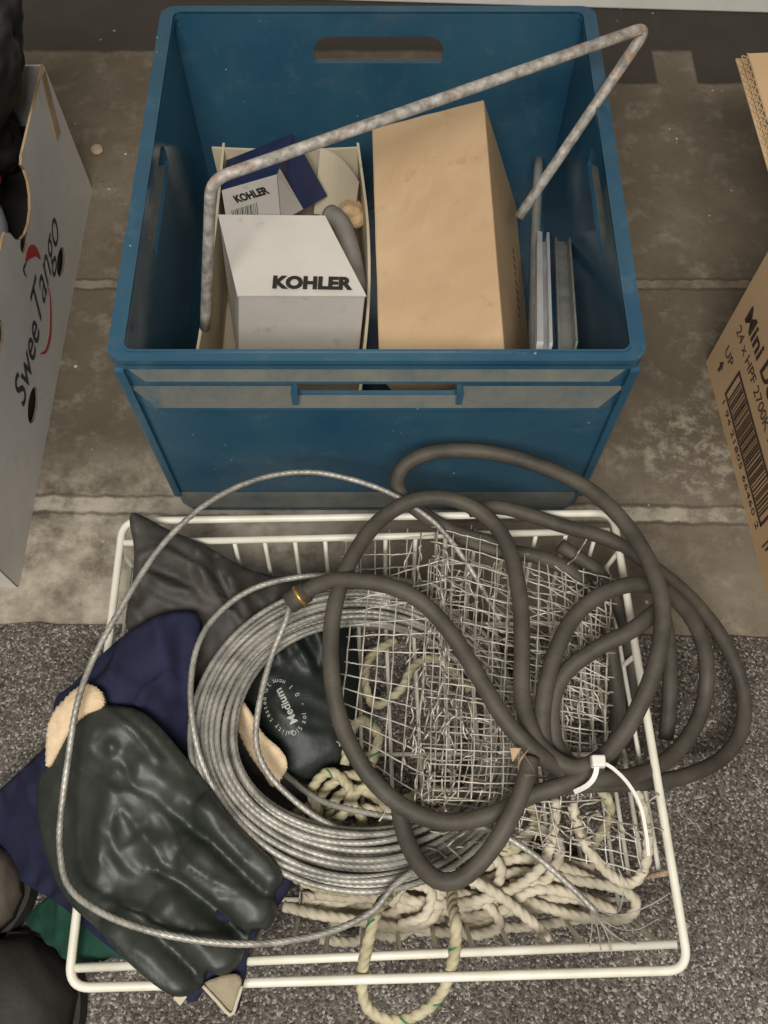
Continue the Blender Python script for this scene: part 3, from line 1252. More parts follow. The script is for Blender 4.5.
m.hex([ff_(0, -EB, 0), ff_(0, 0, 0), ff_(flen, 0, 0), ff_(flen, -EB, 0), ff_(0, -EB, .0009), ff_(0, 0, .0009), ff_(flen, 0, .0009), ff_(flen, -EB, .0009)])
m.build('flap_backing', M['brown2'], rc)
m = MB()
for k_ in (.0, .5, 1.0):
    m.tube([ce(flen * i / 12, k_) for i in range(13)], .0008, 6)
for row in range(2):
    n = 40
    m.tube([ce(flen * i / n, row * .5 + (.08 if i % 2 else .42)) for i in range(n + 1)], .0008, 5)
m.build('corrugation', M['cardedge'], rc)


def plane_hit(px, py):
    d = ray(px, py)
    c0 = Vector((0, 0, CH))
    t = (o0 - c0).dot(nx) / d.dot(nx)
    return c0 + d * t


a_, b_ = plane_hit(745, 318), plane_hit(766, 393)
ddir = (b_ - a_)
text('Mini Downlight', M['brownink'], rc, 'lettering', a_, dv, Vector((0, 0, 1)), .0335, bold=.0009, spacing=1.04)
a_ = plane_hit(736.5, 331)
text('24 x HPF 2700K 15W CCT', M['brownink'], rc, 'lettering', a_, dv, Vector((0, 0, 1)), .0215, bold=-.0001, spacing=.95)
a_ = plane_hit(725, 351)
text('UP', M['brownink'], rc, 'lettering', a_, dv, Vector((0, 0, 1)), .021)


def sidebox(m_, u0, u1, v0, v1, h=.0005):
    c = [fr(u0, -.0002, v0), fr(u1, -.0002, v0), fr(u1, -.0002, v1), fr(u0, -.0002, v1)]
    m_.hex(c + [p - nx * h for p in c])


def uv_(px, py):
    p = plane_hit(px, py)
    return (p - o0).dot(dv), p.z


ut, vt = uv_(721, 367)
m = MB()
sidebox(m, ut - .0022, ut + .0022, vt - .008, vt + .002)
c = [fr(ut - .006, -.0002, vt + .001), fr(ut + .006, -.0002, vt + .001), fr(ut, -.0002, vt + .011)]
m.add(c + [p - nx * .0005 for p in c], [(2, 1, 0), (3, 4, 5), (0, 1, 4, 3), (1, 2, 5, 4), (2, 0, 3, 5)])
m.build('up_arrow', M['brownink'], rc)
ua, va = uv_(740, 371)
ub, vb = uv_(725, 393)
uc, vc = uv_(761, 527)
u0, u1, v0, v1 = (ua + ub) / 2, uc, (vb + vc) / 2, va
m = MB()
fw_ = .0035
sidebox(m, u0, u1, v1 - fw_, v1)
sidebox(m, u0, u1, v0, v0 + fw_)
sidebox(m, u0, u0 + fw_, v0, v1)
sidebox(m, u1 - fw_, u1, v0, v1)
u = u0 + .012
rb = random.Random(5)
while u < u1 - .012:
    w = rb.choice((.0011, .0011, .0022, .0033))
    sidebox(m, u, u + w, v0 + .005, v1 - .005)
    u += w + rb.choice((.0012, .0012, .0022, .003))
m.build('barcode', M['brownink'], rc)
a_ = fr(u0 + .002, 0, v0 - .0125)
text('1 94 21805 66460 2', M['brownink'], rc, 'lettering', a_, dv, Vector((0, 0, 1)), .012, spacing=1.1, fit=u1 - u0 - .004)
u5, v5 = uv_(763, 546)
m = MB()
sidebox(m, u5, u5 + .0016, v5 - .002, v5 + .03)
sidebox(m, u5, u5 + .06, v5 + .03, v5 + .0316)
sidebox(m, u5 + .006, u5 + .0085, v5 + .004, v5 + .024)
m.build('printed_frame', M['brownink'], rc)

# ------------------------------------------------------------ wire basket
RZ = .13
bBL, bBR, bTR, bTL = P(68, 988, RZ), P(689, 970, RZ), P(613, 513, RZ), P(123, 521, RZ)
bk = thing('wire_basket', 'white coated wire basket full of ropes and cables in front of the crate', 'basket', (0, .17, .0062))
pts = []
loop = [bBL, bBR, bTR, bTL]
for i in range(4):
    a, b, c = loop[i - 1], loop[i], loop[(i + 1) % 4]
    u, w = (a - b).normalized(), (c - b).normalized()
    rad = .018
    s, e = b + u * rad, b + w * rad
    for k in range(9):
        t = k / 8
        pts.append((s * (1 - t) + b * t) * (1 - t) + (b * (1 - t) + e * t) * t)
pts.append(pts[0].copy())
full = []
for a, b in zip(pts, pts[1:]):
    k = max(1, int((b - a).length / .03))
    full += [a.lerp(b, i / k) for i in range(k)]
full.append(pts[0].copy())
MB().tube(full, .0038, 12, cap=False).build('rim', M['whitewire'], bk, True)
n0, n1 = P(74, 968, RZ - .002), P(676, 944, RZ - .002)
f0, f1 = P(124, 543, RZ - .002), P(609, 531, RZ - .002)
MB().tube([n0, n0.lerp(n1, .5), n1], .0036, 12).build('crossbar', M['whitewire'], bk, True)
MB().tube([f0, f0.lerp(f1, .5), f1], .0036, 12).build('crossbar', M['whitewire'], bk, True)
BZ = .0095
NW = 16
for i in range(NW):
    t = (i + .6) / NW
    a = f0.lerp(f1, t)
    d_ = n0.lerp(n1, t)
    b = Vector((a.x * .985, .330, BZ))
    c = Vector((d_.x * .985, .026, BZ))
    a = a + Vector((0, 0, -.003)); d_ = d_ + Vector((0, 0, -.003))
    MB().tube(rounded([a, b, c, d_], .012), .0022, 8).build('wire', M['whitewire'], bk, True)
for sx in (-1, 1):
    rA = bTR if sx > 0 else bTL
    rB = bBR if sx > 0 else bBL
    bx0 = (f1 if sx > 0 else f0).x * .99
    bx1 = (n1 if sx > 0 else n0).x * .985
    for t in (.33, .66, 1.0):
        zz = RZ + (BZ + .004 - RZ) * t
        a = Vector((rA.x + (bx0 - rA.x) * t, .352 - .03 * t, zz))
        b = Vector((rB.x + (bx1 - rB.x) * t, .052, zz))
        MB().tube([a, a.lerp(b, .5), b], .0022, 8).build('side_wire', M['whitewire'], bk, True)
    for y in (.345, .24, .05):
        s = (rA.y - y) / (rA.y - rB.y)
        p = rA.lerp(rB, s)
        q = Vector((bx0 + (bx1 - bx0) * s, y, BZ + .004))
        mm = M['rust'] if (sx > 0 and y < .1) else M['whitewire']
        MB().tube([p, p.lerp(q, .5), q], .0023, 8).build('stile', mm, bk, True)
m = MB()
for y in (.10, .19, .28):
    pass
for y in (.31, .17, .033):
    s = (bTL.y - y) / (bTL.y - bBL.y)
    xl = f0.x * .985 + (n0.x * .985 - f0.x * .985) * s
    xr = f1.x * .985 + (n1.x * .985 - f1.x * .985) * s
    MB().tube([Vector((xl, y, BZ - .001)), Vector((0, y, BZ - .001)), Vector((xr, y, BZ - .001))], .0024, 8).build('floor_bar', M['whitewire'], bk, True)

# ------------------------------------------------------------ soft things in the basket
drape([(131, 513, .165), (165, 528, .15), (205, 545, .14), (258, 573, .105), (330, 585, .07), (352, 640, .055), (352, 790, .045), (300, 806, .04),
       (240, 800, .045), (200, 740, .06), (180, 672, .095), (128, 632, .14), (132, 585, .15), (134, 550, .155)],
      'jacket', M['nylon'], None, step=.0045, bulge=.014, width=.02, folds=.006, fscale=18, seed=1.3, wr=((-.9, 2.6, 26, .010), (-.3, 2.5, 48, .005)),
      ridges=[([(222, 545), (218, 565), (226, 590), (235, 615)], .004, -.013), ([(210, 550), (208, 575), (214, 600)], .005, .009), ([(158, 577), (180, 572), (205, 585), (222, 600)], .004, .010), ([(162, 588), (185, 592), (210, 606)], .005, -.010), ([(143, 540), (150, 565), (152, 600)], .004, .009), ([(135, 575), (145, 600), (150, 618)], .004, -.008), ([(250, 570), (236, 590)], .004, .008), ([(262, 585), (240, 600)], .005, -.008), ([(150, 525), (190, 560), (205, 570)], .006, .006)])
tag(bpy.context.scene.objects['jacket'], 'crumpled charcoal nylon garment in the far left corner of the basket', 'clothing')

nvz = drape([(188, 611, .165), (150, 618, .165), (112, 645, .16), (72, 684, .155), (55, 700, .15), (50, 740, .14), (10, 780, .075), (-25, 815, .03), (-20, 845, .02), (20, 880, .04), (60, 905, .10), (100, 940, .135),
             (150, 978, .137), (190, 1002, .137), (204, 992, .137), (232, 1016, .135), (243, 985, .137), (252, 940, .137), (292, 880, .135), (270, 840, .13), (232, 800, .12), (205, 740, .12), (192, 680, .14), (200, 625, .15)],
            'trousers', M['navy'], None, step=.005, bulge=.005, width=.012, folds=.006, fscale=15, seed=2.7, wr=((.75, 2.6, 20, .010), (1.9, 2.2, 34, .004)),
            ridges=[([(128, 640), (118, 668), (95, 695)], .006, -.014), ([(132, 655), (124, 690)], .004, .010), ([(165, 622), (172, 660), (180, 690)], .006, .008), ([(148, 712), (160, 695), (175, 684)], .003, .010), ([(20, 790), (60, 850)], .008, .008), ([(90, 660), (70, 690)], .006, .008), ([(188, 640), (186, 700)], .005, -.008)])
tag(nvz, 'navy blue cloth garment hanging over the left side of the basket', 'clothing')
# beige corner with piping, part of the navy garment
sd = drape([(203, 986, .144), (215, 978, .148), (236, 974, .148), (241, 986, .146), (231, 1014, .142), (216, 1003, .143)], 'lining_corner', M['suede'], nvz, step=.004, bulge=.002, width=.006, folds=.001, thick=.004, sub=3)
m = MB().tube(spline([P(203, 986, .147), P(217, 1001, .146), P(231, 1015, .145), P(237, 1001, .146), P(242, 986, .148)], .003), .0015, 8)
m.build('piping', M['piping'], nvz, True)
m = MB()
c = [P(173, 998, .141), P(180, 1006, .141), P(187, 997, .143), P(180, 992, .143)]
m.hex([p - Vector((0, 0, .001)) for p in c][::-1] + c[::-1])
m.build('care_label', M['piping'], nvz)

gcl = drape([(26, 918, .03), (44, 900, .05), (62, 888, .08), (90, 905, .11), (118, 930, .125), (128, 958, .128), (110, 957, .122), (99, 963, .118), (90, 962, .112), (80, 966, .108), (70, 960, .10), (62, 958, .09), (55, 948, .08), (46, 944, .07), (40, 934, .055), (31, 929, .045)],
             'scalloped_cuff', M['greencloth'], None, step=.005, bulge=.006, width=.01, folds=.004, fscale=22, seed=4.1, sub=4,
             ridges=[([(60, 895), (56, 920), (55, 945)], .005, .008)])
tag(gcl, 'bottle green scalloped rubber cuff poking out below the navy garment', 'glove')

# big glove
gl = thing('rubber_glove', 'shiny dark green rubber glove lying palm up over the near left corner of the basket', 'glove', P(150, 850, .15), 'rubber gloves in the basket')
g_body = drape([(93, 706, .168), (132, 708, .168), (155, 722, .165), (178, 748, .16), (204, 780, .155), (228, 812, .152), (252, 838, .15), (276, 862, .148), (283, 880, .147), (274, 893, .147), (276, 912, .147), (268, 928, .147), (252, 930, .147),
                (246, 945, .147), (238, 966, .147), (222, 976, .147), (207, 972, .147), (200, 988, .147), (182, 997, .147), (163, 991, .147), (132, 966, .147), (98, 930, .145), (66, 899, .135), (47, 858, .125), (37, 808, .12), (41, 772, .13), (55, 738, .15), (72, 720, .16)],
               'glove_body', M['pvc'], gl, step=.0033, bulge=.012, width=.022, folds=.005, fscale=20, seed=5.5, sub=6, thick=.004, wr=((-.75, 3.2, 34, .0045), (-1.0, 2.5, 70, .0018), (.5, 2, 30, .002)),
               fingers=[((215, 815), (268, 876), .018, .019), ((200, 862), (256, 911), .020, .020), ((170, 912), (220, 960), .020, .019), ((120, 930), (176, 982), .018, .017)],
               ridges=[([(108, 712), (140, 735), (165, 765)], .003, .005), ([(125, 710), (160, 738), (190, 775)], .003, .004), ([(120, 752), (127, 772), (150, 796), (182, 824)], .005, .008),
                       ([(124, 762), (140, 788), (170, 813), (212, 842), (264, 892)], .005, -.011), ([(160, 870), (185, 884), (215, 908), (246, 938)], .005, -.011), ([(172, 948), (190, 965), (206, 982)], .004, -.007),
                       ([(115, 800), (105, 840), (98, 880)], .010, .008), ([(105, 830), (130, 850), (160, 848)], .012, .006), ([(62, 890), (110, 938), (165, 990)], .003, .004), ([(158, 864), (185, 876), (222, 902)], .004, .005),
                       ([(150, 770), (185, 800), (215, 812)], .010, .006), ([(60, 790), (66, 830), (80, 860)], .007, -.004), ([(125, 905), (150, 912), (180, 935)], .004, .006), ([(190, 790), (205, 830), (245, 862)], .006, .004)])
cf = drape([(51, 716, .165), (70, 693, .172), (86, 684, .176), (101, 692, .176), (102, 706, .175), (84, 714, .175), (70, 727, .17), (57, 752, .155), (47, 766, .145), (46, 740, .155)],
           'knit_cuff', M['knit'], gl, step=.0035, bulge=.004, width=.006, folds=.003, fscale=40, seed=1.9, sub=9, jag=.0011, fine=.0008, finescale=200)

# second glove, inside the coil
g2 = thing('rubber_glove', 'black rubber glove with a pale printed stamp lying inside the wire rope coil', 'glove', P(295, 700, .08), 'rubber gloves in the basket')
g2b = drape([(236, 690, .10), (228, 662, .10), (243, 633, .105), (270, 616, .105), (300, 606, .10), (335, 606, .095), (356, 640, .09), (358, 700, .09), (350, 752, .09), (322, 777, .088), (292, 780, .09), (274, 756, .095), (255, 720, .10)],
            'glove_body', M['pvc2'], g2, step=.004, bulge=.016, width=.02, folds=.004, fscale=25, seed=8.2, sub=5, thick=.01, wr=((1.2, 2.5, 40, .002),),
            ridges=[([(290, 625), (298, 650), (310, 665)], .006, .007), ([(310, 620), (325, 650)], .006, .006), ([(275, 640), (280, 660)], .006, .006), ([(305, 640), (318, 668)], .005, -.006)])
cf2 = drape([(231, 686, .122), (240, 696, .126), (252, 714, .128), (263, 733, .128), (281, 750, .126), (287, 764, .122), (282, 776, .115), (272, 786, .10), (262, 772, .10), (247, 750, .10), (236, 722, .105)],
            'knit_cuff', M['knit'], g2, step=.0035, bulge=.004, width=.005, folds=.002, fscale=40, seed=3.3, sub=9, jag=.0010, fine=.0008, finescale=200)
# stamp: lettering laid on the glove surface
dg = bpy.context.evaluated_depsgraph_get()
bvh = BVHTree.FromPolygons([g2b.data.vertices[i].co + wloc(g2b) for i in range(len(g2b.data.vertices))], [list(p.vertices) for p in g2b.data.polygons])


def press(o):
    off = wloc(o.parent)
    for v in o.data.vertices:
        p = v.co + off
        hit = bvh.ray_cast(Vector((p.x, p.y, .5)), Vector((0, 0, -1)))
        if hit[0] is not None:
            v.co.z = hit[0].z - off.z + (.0011 if v.co.z > sz0 + .0002 - off.z else .0005)


zst = .115
sz0 = zst + .0002
a_, b_ = P(293.5, 722.5, zst), P(277, 689.5, zst)
rt_ = (b_ - a_).normalized()
up_ = Vector((0, 0, 1)).cross(rt_)
o = text('Medium', M['stamp'], g2, 'stamp_lettering', a_ - up_ * .004, rt_, up_, .0105, bold=.0002, fit=(b_ - a_).length)
press(o)
cst = P(283.5, 706, zst)
for body, upper in (('Quality tested G.T.', True), ('15 zol - 0 1 mont', False)):
    n = len(body)
    for i, chx in enumerate(body):
        if chx == ' ':
            continue
        t = (i + .5) / n
        ang = math.pi * (1 - t) if upper else math.pi * (1 + t)
        A1, B1 = .0255, .0165
        p = cst + rt_ * (A1 * math.cos(ang)) + up_ * (B1 * math.sin(ang))
        tg = rt_ * (A1 * math.sin(ang)) - up_ * (B1 * math.cos(ang))
        tg = tg if upper else -tg
        tg.normalize()
        u2 = Vector((0, 0, 1)).cross(tg)
        o = text(chx, M['stamp'], g2, 'stamp_lettering', p - tg * .0015 - u2 * .002, tg, u2, .0062)
        press(o)

# ------------------------------------------------------------ ropes
wr = thing('white_rope', 'heap of plain off-white rope along the near side of the basket', 'rope', P(460, 890, .03))
m = MB()
rr_ = random.Random(21)
hand = [
    [(284, 906, .07), (320, 915, .075), (365, 922, .075), (405, 928, .075), (432, 918, .08), (440, 895, .085), (425, 872, .09)],
    [(415, 868, .10), (450, 872, .105), (490, 890, .105), (525, 916, .10), (548, 938, .085)],
    [(556, 800, .12), (553, 835, .12), (540, 868, .115), (510, 890, .10), (470, 902, .09), (430, 905, .085)],
    [(572, 803, .125), (583, 840, .12), (603, 868, .11), (625, 883, .10), (640, 876, .10), (648, 845, .11), (640, 800, .12), (618, 770, .12)],
    [(470, 885, .075), (520, 872, .08), (575, 880, .085), (622, 890, .085), (636, 905, .08), (622, 919, .075), (575, 916, .075), (520, 900, .075), (470, 905, .07)],
    [(360, 896, .06), (400, 885, .065), (440, 880, .075), (480, 868, .08), (520, 858, .085), (560, 866, .085), (600, 884, .08)],
    [(330, 925, .055), (380, 915, .06), (440, 932, .06), (480, 925, .06), (520, 905, .065), (560, 898, .07), (610, 902, .07)],
    [(450, 920, .07), (470, 935, .07), (500, 925, .075), (480, 900, .08), (440, 890, .09)],
    [(495, 850, .10), (520, 835, .105), (545, 830, .105), (560, 850, .10), (545, 880, .09), (510, 885, .085)],
    [(300, 895, .06), (340, 900, .065), (390, 893, .07), (420, 910, .07), (400, 935, .06), (360, 930, .055)],
    [(440, 868, .085), (470, 850, .095), (500, 865, .095), (490, 895, .09), (455, 910, .085)],
    [(500, 912, .085), (535, 890, .09), (575, 895, .09), (615, 912, .085)],
    [(390, 905, .08), (405, 885, .085), (430, 890, .09), (425, 915, .085), (400, 925, .075)],
]
for pl in hand:
    m.tube(path(pl, .0018), .0051, 15, lobes=3, pitch=.027, depth=.3, phase=rr_.uniform(0, 6))
for k in range(11):
    y0 = 852 + k * 7
    pl = [(310 + 55 * j + rr_.uniform(-15, 15), y0 + rr_.uniform(-18, 18), .03 + rr_.uniform(0, .045)) for j in range(6)]
    m.tube(path(pl, .0018), .0051, 15, lobes=3, pitch=.027, depth=.3)
m.build('rope_hank', M['rope'], wr, True)

gr = thing('flecked_rope', 'green flecked rope tangled beside the coil, one loop hanging past the near rim', 'rope', P(350, 810, .05))
m = MB()
hand = [
    [(455, 872, .09), (452, 900, .12), (456, 925, .146), (453, 960, .13), (440, 995, .11), (415, 1016, .10), (388, 1020, .10), (366, 1005, .105), (362, 975, .12), (370, 935, .146), (380, 905, .13), (400, 885, .09)],
]
for pl in hand:
    m.tube(path(pl, .0018), .0052, 15, lobes=3, pitch=.029, depth=.28)
m.build('hanging_loop', M['greenrope'], gr, True)
m = MB()
hand = [
    [(300, 830, .08), (318, 815, .10), (312, 790, .105), (330, 772, .11), (350, 790, .112), (342, 815, .11), (322, 828, .10)],
    [(330, 850, .09), (350, 835, .10), (375, 838, .10), (395, 850, .095)],
    [(350, 840, .085), (362, 820, .10), (352, 800, .11), (370, 785, .112), (390, 795, .105)],
    [(296, 812, .08), (315, 803, .09), (330, 785, .10), (352, 775, .105), (378, 783, .105), (392, 805, .10), (380, 828, .09), (352, 833, .085)],
    [(325, 845, .085), (328, 815, .095), (340, 795, .105), (360, 790, .11), (380, 800, .11), (400, 822, .105), (420, 835, .10)],
    [(312, 800, .085), (340, 812, .09), (365, 808, .095), (385, 818, .09), (370, 840, .085), (340, 838, .08)],
    [(345, 765, .10), (350, 735, .10), (362, 720, .10), (378, 735, .105), (372, 762, .10), (360, 785, .095)],
    [(272, 842, .085), (285, 866, .09), (300, 880, .095), (325, 888, .09), (350, 892, .085)],
    [(395, 640, .05), (372, 655, .055), (365, 680, .06), (375, 705, .06), (400, 690, .06), (415, 665, .055), (440, 660, .05), (470, 690, .04)],
    [(405, 800, .10), (430, 790, .10), (460, 800, .10), (480, 830, .10), (500, 850, .10), (520, 845, .10), (535, 820, .105), (528, 800, .11)],
    [(540, 790, .10), (570, 785, .11), (600, 790, .11), (610, 815, .10), (590, 850, .09)],
]
for pl in hand:
    m.tube(path(pl, .0018), .0050, 15, lobes=3, pitch=.027, depth=.3, phase=rr_.uniform(0, 6))
m.build('rope_tangle', M['greenrope'], gr, True)

# ------------------------------------------------------------ steel wire rope coil
sc = thing('wire_rope', 'grey steel wire rope wound into a wide coil on the basket', 'cable', P(360, 735, .1))
slots = []
for lay in range(2):
    for i in range(8):
        slots.append((i, lay))
rs = random.Random(11)
order = slots[:]
rs.shuffle(order)
pts = []
SR = .0029
turns = len(order)
for k, (i, lay) in enumerate(order):
    ph = [rs.uniform(0, 6.28) for _ in range(4)]
    nxt = order[(k + 1) % turns]
    for s in range(64):
        t = 2 * math.pi * s / 64
        b = max(0, (s - 56) / 8)
        b = b * b * (3 - 2 * b)
        ii = i + (nxt[0] - i) * b + (.5 if lay else 0) * (1 - b) + (.5 if nxt[1] else 0) * b
        ll = lay + (nxt[1] - lay) * b
        rx = 127 + 5.5 * ii + 2.2 * math.sin(t * 2 + ph[0])
        ry = 97 + 7.9 * ii + 2.0 * math.sin(t * 2 + ph[1])
        if t > math.pi:   # far side packs together
            ry = 112 + 5.0 * ii + 1.5 * math.sin(t * 2 + ph[1])
        far = .5 - .5 * math.sin(t)
        z = .118 + .006 * ll * 1.0 + .030 * (.5 - .5 * math.cos(t)) - .012 * far + .003 * math.sin(t * 3 + ph[2])
        if math.cos(t) > .2:
            z -= .035 * (math.cos(t) - .2)
        pts.append(P(360 + rx * math.cos(t), 735 + ry * math.sin(t), z))
m = MB()
m.tube(spline(pts, .0026), SR, 18, lobes=6, pitch=.036, depth=.34)
m.build('coil', M['steelrope'], sc, True)
m = MB()
loose = [
    [(500, 620, .12), (468, 565, .14), (440, 528, .16), (415, 508, .17), (390, 493, .178), (350, 479, .185), (305, 472, .19), (255, 480, .195), (205, 505, .20), (160, 548, .20), (120, 610, .20), (93, 660, .197), (77, 705, .195),
     (68, 760, .185), (61, 815, .175), (60, 850, .172), (68, 885, .172), (95, 909, .178), (140, 928, .183), (195, 940, .180), (250, 944, .172), (305, 938, .16), (345, 926, .152), (375, 909, .15), (395, 885, .15), (430, 860, .14)],
    [(430, 588, .14), (400, 580, .155), (350, 576, .158), (300, 577, .16), (255, 588, .165), (222, 610, .168), (200, 640, .17), (191, 680, .17), (193, 725, .165), (205, 770, .155), (230, 810, .142), (275, 848, .128), (320, 868, .112)],
    [(292, 592, .175), (286, 620, .172), (272, 655, .165), (260, 700, .16), (256, 740, .155), (265, 768, .15), (285, 792, .145), (318, 818, .138), (360, 838, .125), (410, 848, .105)],
    [(280, 770, .10), (320, 800, .125), (380, 815, .148), (440, 822, .15), (490, 830, .148), (530, 852, .145), (568, 884, .14), (596, 912, .137)],
]
for pl in loose:
    m.tube(path(pl, .0026), SR, 18, lobes=6, pitch=.036, depth=.34)
m.build('loose_strand', M['steelrope'], sc, True)
fray = [[(594, 910, .137), (610, 925, .14), (635, 930, .14), (660, 918, .142)], [(594, 910, .137), (606, 928, .138), (622, 940, .139), (636, 944, .14)], [(594, 910, .137), (598, 930, .14), (601, 950, .142)],
        [(590, 906, .137), (592, 925, .138), (590, 946, .139)], [(594, 910, .137), (607, 935, .139), (612, 955, .14)], [(590, 908, .137), (620, 915, .139), (650, 905, .142), (670, 893, .142)], [(588, 905, .137), (600, 918, .14), (618, 912, .15), (624, 885, .16), (618, 868, .16)]]
for pl in fray:
    MB().tube(path(pl, .004), .0006, 6).build('frayed_wire', M['steelrope'], sc, True)

# ------------------------------------------------------------ wire mesh
wm = thing('wire_mesh', 'crumpled piece of square galvanised wire mesh on the basket', 'wire mesh', P(480, 690, .1))


def net(m_, quad, nu, nv, r, amp, seed, drop=.04, jag=.5, curl=0.0):
    """woven grid over a bent patch: quad = 4 (px,py,z) TL TR BR BL"""
    rn = random.Random(seed)
    q_ = [P(*p) for p in quad]

    def S(u, v):
        p = q_[0].lerp(q_[1], u).lerp(q_[3].lerp(q_[2], u), v)
        s_ = Vector((p.x * 16, p.y * 16, seed))
        w = noise.noise_vector(s_)
        w2 = noise.noise_vector(s_ * 3.1)
        off = Vector((w.x * .6, w.y * .6, w.z)) * amp + w2 * amp * .3
        off.z += curl * (abs(u - .5) * 2) ** 3
        return p + off
    for j in range(nv + 1):
        a, b = -rn.random() * jag / nu, 1 + rn.random() * jag / nu
        if rn.random() < drop:
            b = rn.uniform(.3, .9)
        v = j / nv + rn.uniform(-.1, .1) / nv
        k = nu * 2 + 1
        pts_ = [S(a + (b - a) * i / k, v) + Vector((0, 0, (r * .8 if i % 2 else -r * .8))) for i in range(k + 1)]
        m_.tube(pts_, r, 5)
    for i in range(nu + 1):
        a, b = -rn.random() * jag / nv, 1 + rn.random() * jag / nv
        if rn.random() < drop:
            a = rn.uniform(.1, .6)
        u = i / nu + rn.uniform(-.1, .1) / nu
        k = nv * 2 + 1
        pts_ = [S(u, a + (b - a) * j / k) + Vector((0, 0, (-r * .8 if j % 2 else r * .8))) for j in range(k + 1)]
        m_.tube(pts_, r, 5)


WR = .00078
layers = [
    ([(352, 588, .148), (446, 560, .165), (432, 800, .15), (338, 742, .14)], 6, 12, .0035, 1),      # left flap
    ([(438, 530, .155), (612, 580, .14), (604, 800, .14), (428, 800, .16)], 12, 17, .0035, 2),      # main
    ([(432, 560, .138), (600, 590, .122), (596, 790, .12), (420, 790, .135)], 11, 15, .008, 3),      # under layer
    ([(455, 550, .12), (585, 620, .11), (560, 800, .10), (440, 770, .12)], 9, 12, .010, 4),
    ([(345, 540, .125), (470, 530, .14), (465, 600, .14), (345, 600, .12)], 8, 4, .004, 5),
    ([(512, 800, .125), (632, 826, .12), (640, 872, .115), (500, 836, .12)], 8, 3, .005, 6),
    ([(430, 790, .15), (545, 800, .135), (560, 850, .12), (395, 810, .14)], 9, 4, .007, 7),
    ([(548, 560, .145), (604, 600, .14), (606, 720, .14), (560, 700, .135)], 4, 9, .005, 8),
]
for quad, nu, nv, amp, seed in layers:
    m = MB()
    net(m, quad, nu, nv, WR, amp, seed)
    m.build('mesh_layer', M['mesh'], wm, True)
# stray broken wires along the creases
m = MB()
rn = random.Random(31)
for k in range(190):
    if k < 80:
        px, py = 438 + rn.gauss(0, 14), rn.uniform(540, 800)
        an = math.pi / 2 + rn.gauss(0, .35)
        z0 = .165
    elif k < 140:
        px, py = rn.uniform(445, 595), rn.uniform(560, 790)
        an = rn.uniform(0, 6.28)
        z0 = .14
    else:
        px, py = rn.uniform(420, 640), rn.uniform(790, 850)
        an = rn.uniform(-.9, .9)
        z0 = .13
    L = rn.uniform(12, 34)
    pl = []
    for i in range(5):
        t = i / 4
        pl.append((px + math.cos(an) * L * t + rn.uniform(-2, 2), py + math.sin(an) * L * t + rn.uniform(-2, 2), z0 + rn.uniform(-.012, .012)))
    m.tube(path(pl, .005), WR, 5)
m.build('stray_wires', M['mesh'], wm, True)

# ------------------------------------------------------------ black rubber cable
cb = thing('rubber_cable', 'thick black rubber cable looped and tied over the right side of the basket', 'cable', P(540, 760, .15))
CR = .0074
m = MB()
runs = [
    # big left loop, up over the top and back down to the tie
    [(600, 764, .175), (570, 782, .175), (530, 796, .17), (490, 815, .168), (445, 822, .17), (402, 806, .175), (365, 770, .18), (340, 720, .185), (331, 665, .19), (334, 610, .192), (350, 562, .19), (378, 522, .185), (415, 500, .185), (455, 500, .182), (490, 520, .18), (510, 552, .18), (520, 600, .182), (522, 650, .182), (522, 695, .18), (533, 735, .18), (552, 758, .18), (580, 768, .178), (612, 748, .18),
     (640, 705, .19), (658, 655, .2), (662, 605, .205), (648, 560, .205), (622, 520, .2), (585, 487, .195), (535, 464, .19), (485, 452, .19), (435, 452, .19), (405, 465, .182), (398, 488, .165), (420, 512, .15), (455, 532, .145), (500, 545, .142)],
    # cable end by the brass ring, over the mesh to the tie
    [(300, 596, .178), (318, 585, .186), (345, 580, .197), (385, 585, .205), (420, 601, .205), (450, 632, .202), (478, 676, .2), (505, 720, .196), (535, 752, .19), (565, 772, .172)],
    # lower bight
    [(398, 800, .160), (404, 832, .160), (418, 862, .165), (440, 881, .172), (465, 876, .178), (492, 848, .185), (513, 812, .192), (526, 778, .196), (531, 758, .196)],
    # inner right loop
    [(552, 772, .165), (543, 742, .17), (543, 705, .175), (553, 660, .18), (572, 620, .183), (602, 594, .185), (640, 584, .18), (672, 596, .16), (698, 630, .13), (707, 672, .10), (700, 715, .09), (676, 752, .10), (640, 774, .13), (600, 779, .15), (565, 778, .16)],
    [(578, 772, .155), (556, 745, .16), (552, 705, .165), (566, 672, .172), (598, 648, .18), (632, 630, .186), (660, 608, .18)],
    # outer right loop
    [(470, 510, .155), (505, 508, .15), (560, 525, .142), (610, 540, .135), (650, 565, .125), (690, 598, .10), (722, 638, .07), (742, 685, .05), (742, 728, .05), (722, 758, .06), (685, 776, .09), (640, 783, .12), (595, 784, .145), (555, 788, .15), (520, 800, .155)],
    # runs at the back and inside the right wall
    [(405, 500, .14), (440, 525, .14), (485, 548, .142), (535, 556, .142), (575, 575, .135), (600, 610, .12), (612, 660, .10), (618, 710, .09), (612, 755, .10), (590, 775, .12)],
    [(560, 545, .13), (600, 575, .12), (622, 615, .10), (632, 665, .085), (630, 712, .075), (618, 745, .08)],
]
for pl in runs:
    m.tube(path(pl, .006), CR, 14)
m.build('cable_run', M['cable'], cb, True)
m = MB()
m.tube(path([(660, 600, .14), (668, 640, .11), (670, 680, .085), (669, 710, .07), (666, 738, .055)], .006), CR, 14)
m.build('cable_end', M['cable'], cb, True)
